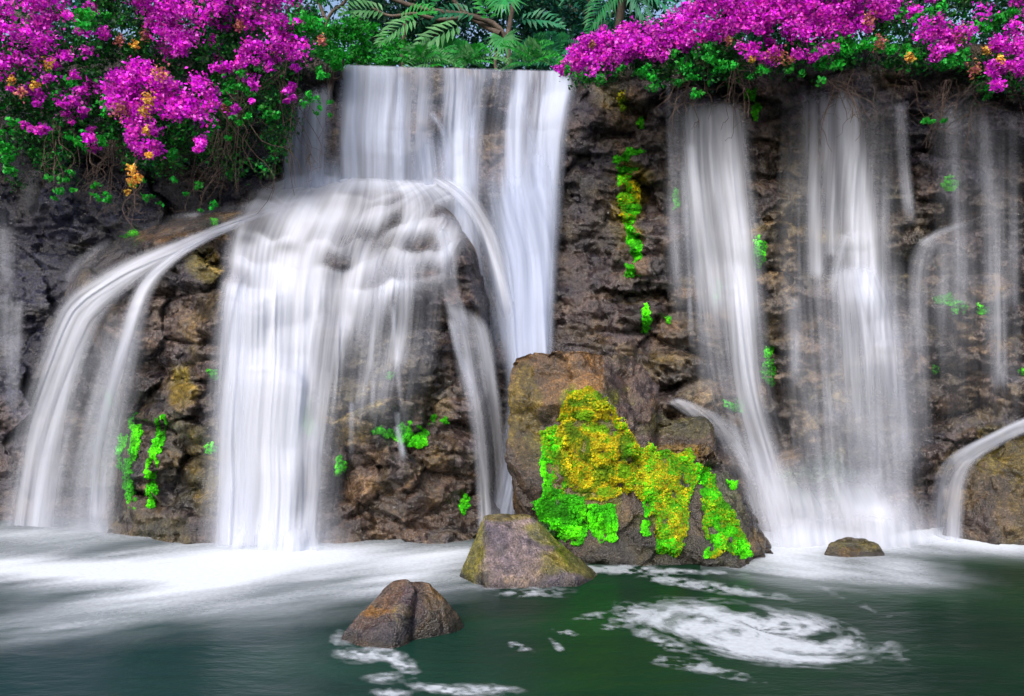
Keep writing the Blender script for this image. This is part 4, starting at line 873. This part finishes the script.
# tree philodendron right of centre of the gap
Zf = ZL-.4
def foot(px, d): 
    p = P(px, 66, d); p[2] = Zf+.02*(d-12); return p
plant('philodendron', 'philodendron with a round fan-cut leaf above the middle of the main lip', 'philodendron', foot(500, 13.0),
      [(503, 38, 12.3, .1, -1, -.2, .36, 0, 13, (.03, .24, .06), True, 0), (505, -2, 12.2, .2, -.4, -.3, .42, 0, 12, (.02, .24, .06), True, 0), (460, 25, 12.3, -.95, -.45, -.3, .85, .28, 11, PL, False, .3),
       (480, 55, 12.3, -1, .05, -.2, .7, .2, 11, (.04, .22, .07), False, .15), (490, 20, 12.6, -.3, .9, -.1, .6, .22, 9, PG, False, .3), (520, 20, 12.6, .9, .1, -.2, .7, .24, 10, PBL, False, .4), (525, 45, 12.5, .9, -.3, -.2, .6, .2, 10, PBL, False, .4), (475, 15, 12.8, -.9, .2, -.3, .7, .24, 10, PBL, False, .5)],
      [(foot(500, 13.0), P(497, 52, 12.9), .05)])
plant('philodendron', 'philodendron with long grey-green feathered leaves left of the lip middle', 'philodendron', foot(400, 13.2),
      [(385, 12, 12.4, -.8, .1, -.3, .7, .26, 11, PL, False, .35), (415, 18, 12.4, -.7, -.5, -.3, .7, .28, 11, PL, False, .2), (400, 20, 12.6, .7, .3, -.3, .7, .22, 10, PG, False, .4), (370, 18, 12.5, -.9, -.3, -.2, .5, .2, 9, (.04, .2, .05), False, .2), (425, 8, 12.6, .5, .6, -.3, .6, .22, 10, PD, False, .3), (405, 40, 12.5, -.6, -.2, -.3, .6, .2, 10, PD, False, .2), (430, 40, 12.5, .8, -.3, -.3, .6, .2, 10, PBL, False, .2)],
      [(foot(400, 13.2), P(405, 20, 12.8), .07)])
plant('palm_tree', 'blue-green palm with drooping fronds behind the start of the right bougainvillea', 'palm tree', foot(610, 13.8),
      [(625, -25, 13.0, -.9, .1, -.2, 1.1, .38, 22, PBL, False, .7), (625, -25, 13.0, .35, -.9, -.3, .95, .3, 22, (.05, .2, .12), False, .1), (625, -25, 13.0, .9, .0, -.2, 1.2, .4, 22, PBL, False, .7), (625, -25, 13.0, -.5, -.6, -.3, 1.1, .36, 22, PD, False, .3), (625, -28, 13.0, -.4, .8, 0, 1.2, .4, 22, PD, False, .5), (625, -28, 13.0, .6, .7, .2, 1.2, .4, 22, PD, False, .5), (625, -25, 13.0, .7, -.5, -.3, 1.0, .34, 22, PBL, False, .3)],
      [(foot(612, 13.8), P(625, -25, 13.0), .11)])
plant('fern', 'dark fern arching over the lip beside the low right bougainvillea', 'fern', foot(550, 12.6),
      [(550, 62, 12.4, math.cos(a), math.sin(a), -.4, .75, .16, 16, PD if i % 2 else PBL, False, .5) for i, a in enumerate(np.linspace(.1, 3.0, 9))])
plant('fern', 'dark fern on the lip below the large philodendron leaves', 'fern', foot(452, 12.7),
      [(450, 62, 12.4, math.cos(a), math.sin(a), -.4, .6, .15, 14, PD if i % 2 else PG, False, .5) for i, a in enumerate(np.linspace(.2, 2.9, 8))])

for (x, sd_, lb) in [(470, 1, 'low fern with bright arching fronds hanging over the middle of the lip'), (530, -1, 'low fern with bright fronds at the foot of the round fan leaf'), (425, 1, 'low feathery fern between the green shrub and the philodendron')]:
    plant('fern', lb, 'fern', foot(x, 12.3), [(x+rng.normal()*6, 60+rng.normal()*3, 12.1, math.cos(a)*1.2, math.sin(a)*.8-.1, -.7, rng.uniform(.35, .7), rng.uniform(.10, .16), 16, (PG, PL, (.02, .3, .03))[i % 3], False, rng.uniform(.3, .9)) for i, a in enumerate(np.linspace(.1, 3.0, 11))])
def shrub(name, label, cat, ft, clumps, pal, size=.07, n=80, stems=4, group=None, aspect=.55):
    root = empty(name, ft, label=label, cat=cat, group=group)
    cl = [(P(x, y, d), r*np.array([1.15, 1, .85]), n) for x, y, d, r in clumps]
    v, f, t = cloud(cl, size, pal, aspect); mesh_obj('foliage', v, f, M_leaf, root, False, {'tint': t})
    ps = [wig(ft, c[0], 8, -.1, .1) for c in cl[::max(1, len(cl)//stems)]]
    v, f = tube(ps, [.03]*len(ps), 5); mesh_obj('stem', v, f, M_bark, root); return root
shrub('shrub', 'bright green leafy shrub at the left end of the main lip', 'shrub', foot(345, 12.4),
      [(x, y, d, rng.uniform(.12, .22)) for x, y, d in scatter([(318, 30), (350, 18), (385, 32), (420, 52), (420, 64), (380, 66), (335, 66), (318, 60)], 46, (11.9, 12.5))], [(.01, .26, .015), (.012, .34, .02), (.015, .18, .02)], .06, 100)
shrub('shrub', 'small trailing green plant draped over the right corner of the main lip', 'shrub', foot(575, 12.), [(572, 70, 11.3, .09), (580, 76, 11.2, .09), (566, 66, 11.4, .10), (588, 80, 11.1, .08)], [(.01, .28, .02), (.02, .2, .015)], .05, 110)
shrub('shrub', 'tuft of bright green leaves hanging over the left corner of the lip', 'shrub', foot(330, 12.),
      [(336, 60, 11.35, .13), (341, 54, 11.4, .13), (332, 52, 11.5, .14), (338, 66, 11.3, .08)], [(.01, .32, .02), (.01, .24, .015)], .055, 160)
# trees behind
def tree(label, px, d, crown, n, pal, size, limbs, r0=.14, cat='tree', shellr=(.3, .6), nl=130):
    ft = foot(px, d); root = empty('tree', ft, label=label, cat=cat)
    top = P(px+rng.uniform(-15, 15), min(limbs, key=lambda q: q[1])[1] if limbs else 0, d)
    cl = [(P(x, y, dd), rng.uniform(*shellr)*np.array([1.2, 1, .75]), nl) for x, y, dd in scatter(crown, n, (d-.8, d+1.2))]
    v, f, t = cloud(cl, size, pal, .5, .9, .6); mesh_obj('crown', v, f, M_leaf, root, False, {'tint': t})
    paths = []; rads = []
    for L in limbs:
        pass
    return root, cl, ft
def add_trunk(root, paths, rads):
    v, f = tube(paths, rads, 8); mesh_obj('trunk', v, f, M_bark, root)
def limb(pts): 
    a = cr([(p[0], p[1], p[2]) for p in pts], 24); return P(a[:, 0], a[:, 1], a[:, 2])
TD = [(.008, .07, .03), (.01, .10, .045), (.006, .05, .03), (.012, .13, .07)]
TB = [(.008, .06, .05), (.012, .10, .09), (.02, .15, .12)]
r, cl, ft = tree('gnarled grey-brown tree with bare crooked limbs above the lip', 485, 13.4, [(330, -90), (560, -90), (560, -8), (520, 0), (470, -4), (430, -10), (380, -4), (330, -10)], 60, TD, .09, [(0, 0)])
fp = lambda px, d: (px, float(CY-(ft[2]-H)*F/d), d)
add_trunk(r, [limb([fp(512, 13.4), (508, 50, 13.3), (496, 26, 13.2), (470, 16, 13.1), (430, 10, 13.), (395, 0, 13.), (360, -20, 13.)]), limb([(470, 16, 13.1), (440, 20, 13.0), (415, 14, 12.9), (390, 16, 12.9), (372, 8, 12.9)]),
              limb([(500, 34, 13.2), (478, 22, 13.3), (455, 2, 13.4), (440, -40, 13.5)]), limb([(505, 50, 13.3), (512, 10, 13.4), (520, -50, 13.6)])], [.06, .04, .05, .05])
r, cl, ft = tree('slender tree with thin pale limbs at the left end of the gap', 322, 13.0, [(290, -90), (350, -90), (345, -10), (330, 4), (300, -2)], 20, [(.01, .2, .02), (.02, .14, .03)], .07, [(0, 0)], shellr=(.2, .4))
add_trunk(r, [limb([fp(326, 13.0), (326, 40, 13.), (330, 15, 12.9), (345, 2, 12.9), (352, -20, 12.9)]), limb([(328, 25, 13.), (320, 5, 13.), (312, -30, 13.)])], [.045, .035])
for lb, px, d, cr_, n, pal in [
    ('dense dark tree filling the gap behind the palm', 590, 15.5, [(520, -60), (680, -60), (668, -5), (655, 12), (640, 28), (600, 42), (600, 75), (520, 75)], 95, TB+TD),
    ('dark broadleaf tree behind the philodendrons', 430, 15.8, [(352, -60), (540, -60), (540, 75), (352, 75), (350, 30), (362, 14)], 120, TD),
    ('tall tree behind the left bougainvillea', 230, 15.5, [(100, -60), (320, -60), (322, 12), (318, 60), (100, 60)], 70, TD),
    ('tall tree behind the top left corner', 20, 15.5, [(-200, -60), (110, -60), (110, 60), (-200, 60)], 70, TD),
    ('tall tree behind the right bougainvillea', 830, 15.5, [(725, -60), (960, -60), (960, 60), (725, 60)], 80, TD),
    ('tall tree behind the far right top corner', 1080, 15.5, [(955, -60), (1240, -60), (1240, 60), (955, 60)], 70, TD)]:
    r, cl, ft = tree(lb, px, d, cr_, n, pal, .12, [(0, 0)], shellr=(.35, .6), nl=120)
    add_trunk(r, [limb([fp(px, d), (px+6, 40, d), (px-4, 0, d), (px+8, -50, d)])]+[wig(P(px, 30, d), c[0], 10, -.1, .2) for c in cl[::9]], [.16]+[.05]*len(cl[::9]))

# ------------------------------------------------------------------ light, sky, camera
EL, AZ = math.radians(42), math.radians(200)     # sun high behind the camera, slightly left
W = bpy.data.worlds.new('World'); SC.world = W; W.use_nodes = True; nt = W.node_tree
bg = nt.nodes['Background']; sky = nt.nodes.new('ShaderNodeTexSky'); sky.sky_type = 'NISHITA'; sky.sun_disc = False
sky.sun_elevation = EL; sky.sun_rotation = AZ; sky.dust_density = 5; sky.air_density = 1.0
nt.links.new(sky.outputs[0], bg.inputs[0]); bg.inputs[1].default_value = .15
L = bpy.data.lights.new('sun', 'SUN'); L.energy = 1.35; L.angle = math.radians(14); L.color = (1, .97, .94)
so = bpy.data.objects.new('sun', L); COL.objects.link(so)
d = Vector((math.sin(AZ)*math.cos(EL), math.cos(AZ)*math.cos(EL), math.sin(EL)))
so.rotation_euler = d.to_track_quat('Z', 'Y').to_euler(); so.location = (0, 0, 20)
cd = bpy.data.cameras.new('camera'); cd.lens = 28; cd.sensor_width = 36; cd.clip_end = 2000; cd.clip_start = .05
co = bpy.data.objects.new('camera', cd); COL.objects.link(co); co.location = (0, 0, H); co.rotation_euler = (math.pi/2, 0, 0); SC.camera = co
vs = SC.view_settings; SC.display_settings.display_device = 'sRGB'; vs.view_transform = 'Standard'; vs.look = 'None'; vs.gamma = 1; vs.use_curve_mapping = False; vs.exposure = .75
cy = SC.cycles; cy.use_denoising = True; cy.transparent_max_bounces = 40; cy.max_bounces = 6; cy.diffuse_bounces = 3; cy.glossy_bounces = 2; cy.caustics_reflective = False; cy.caustics_refractive = False
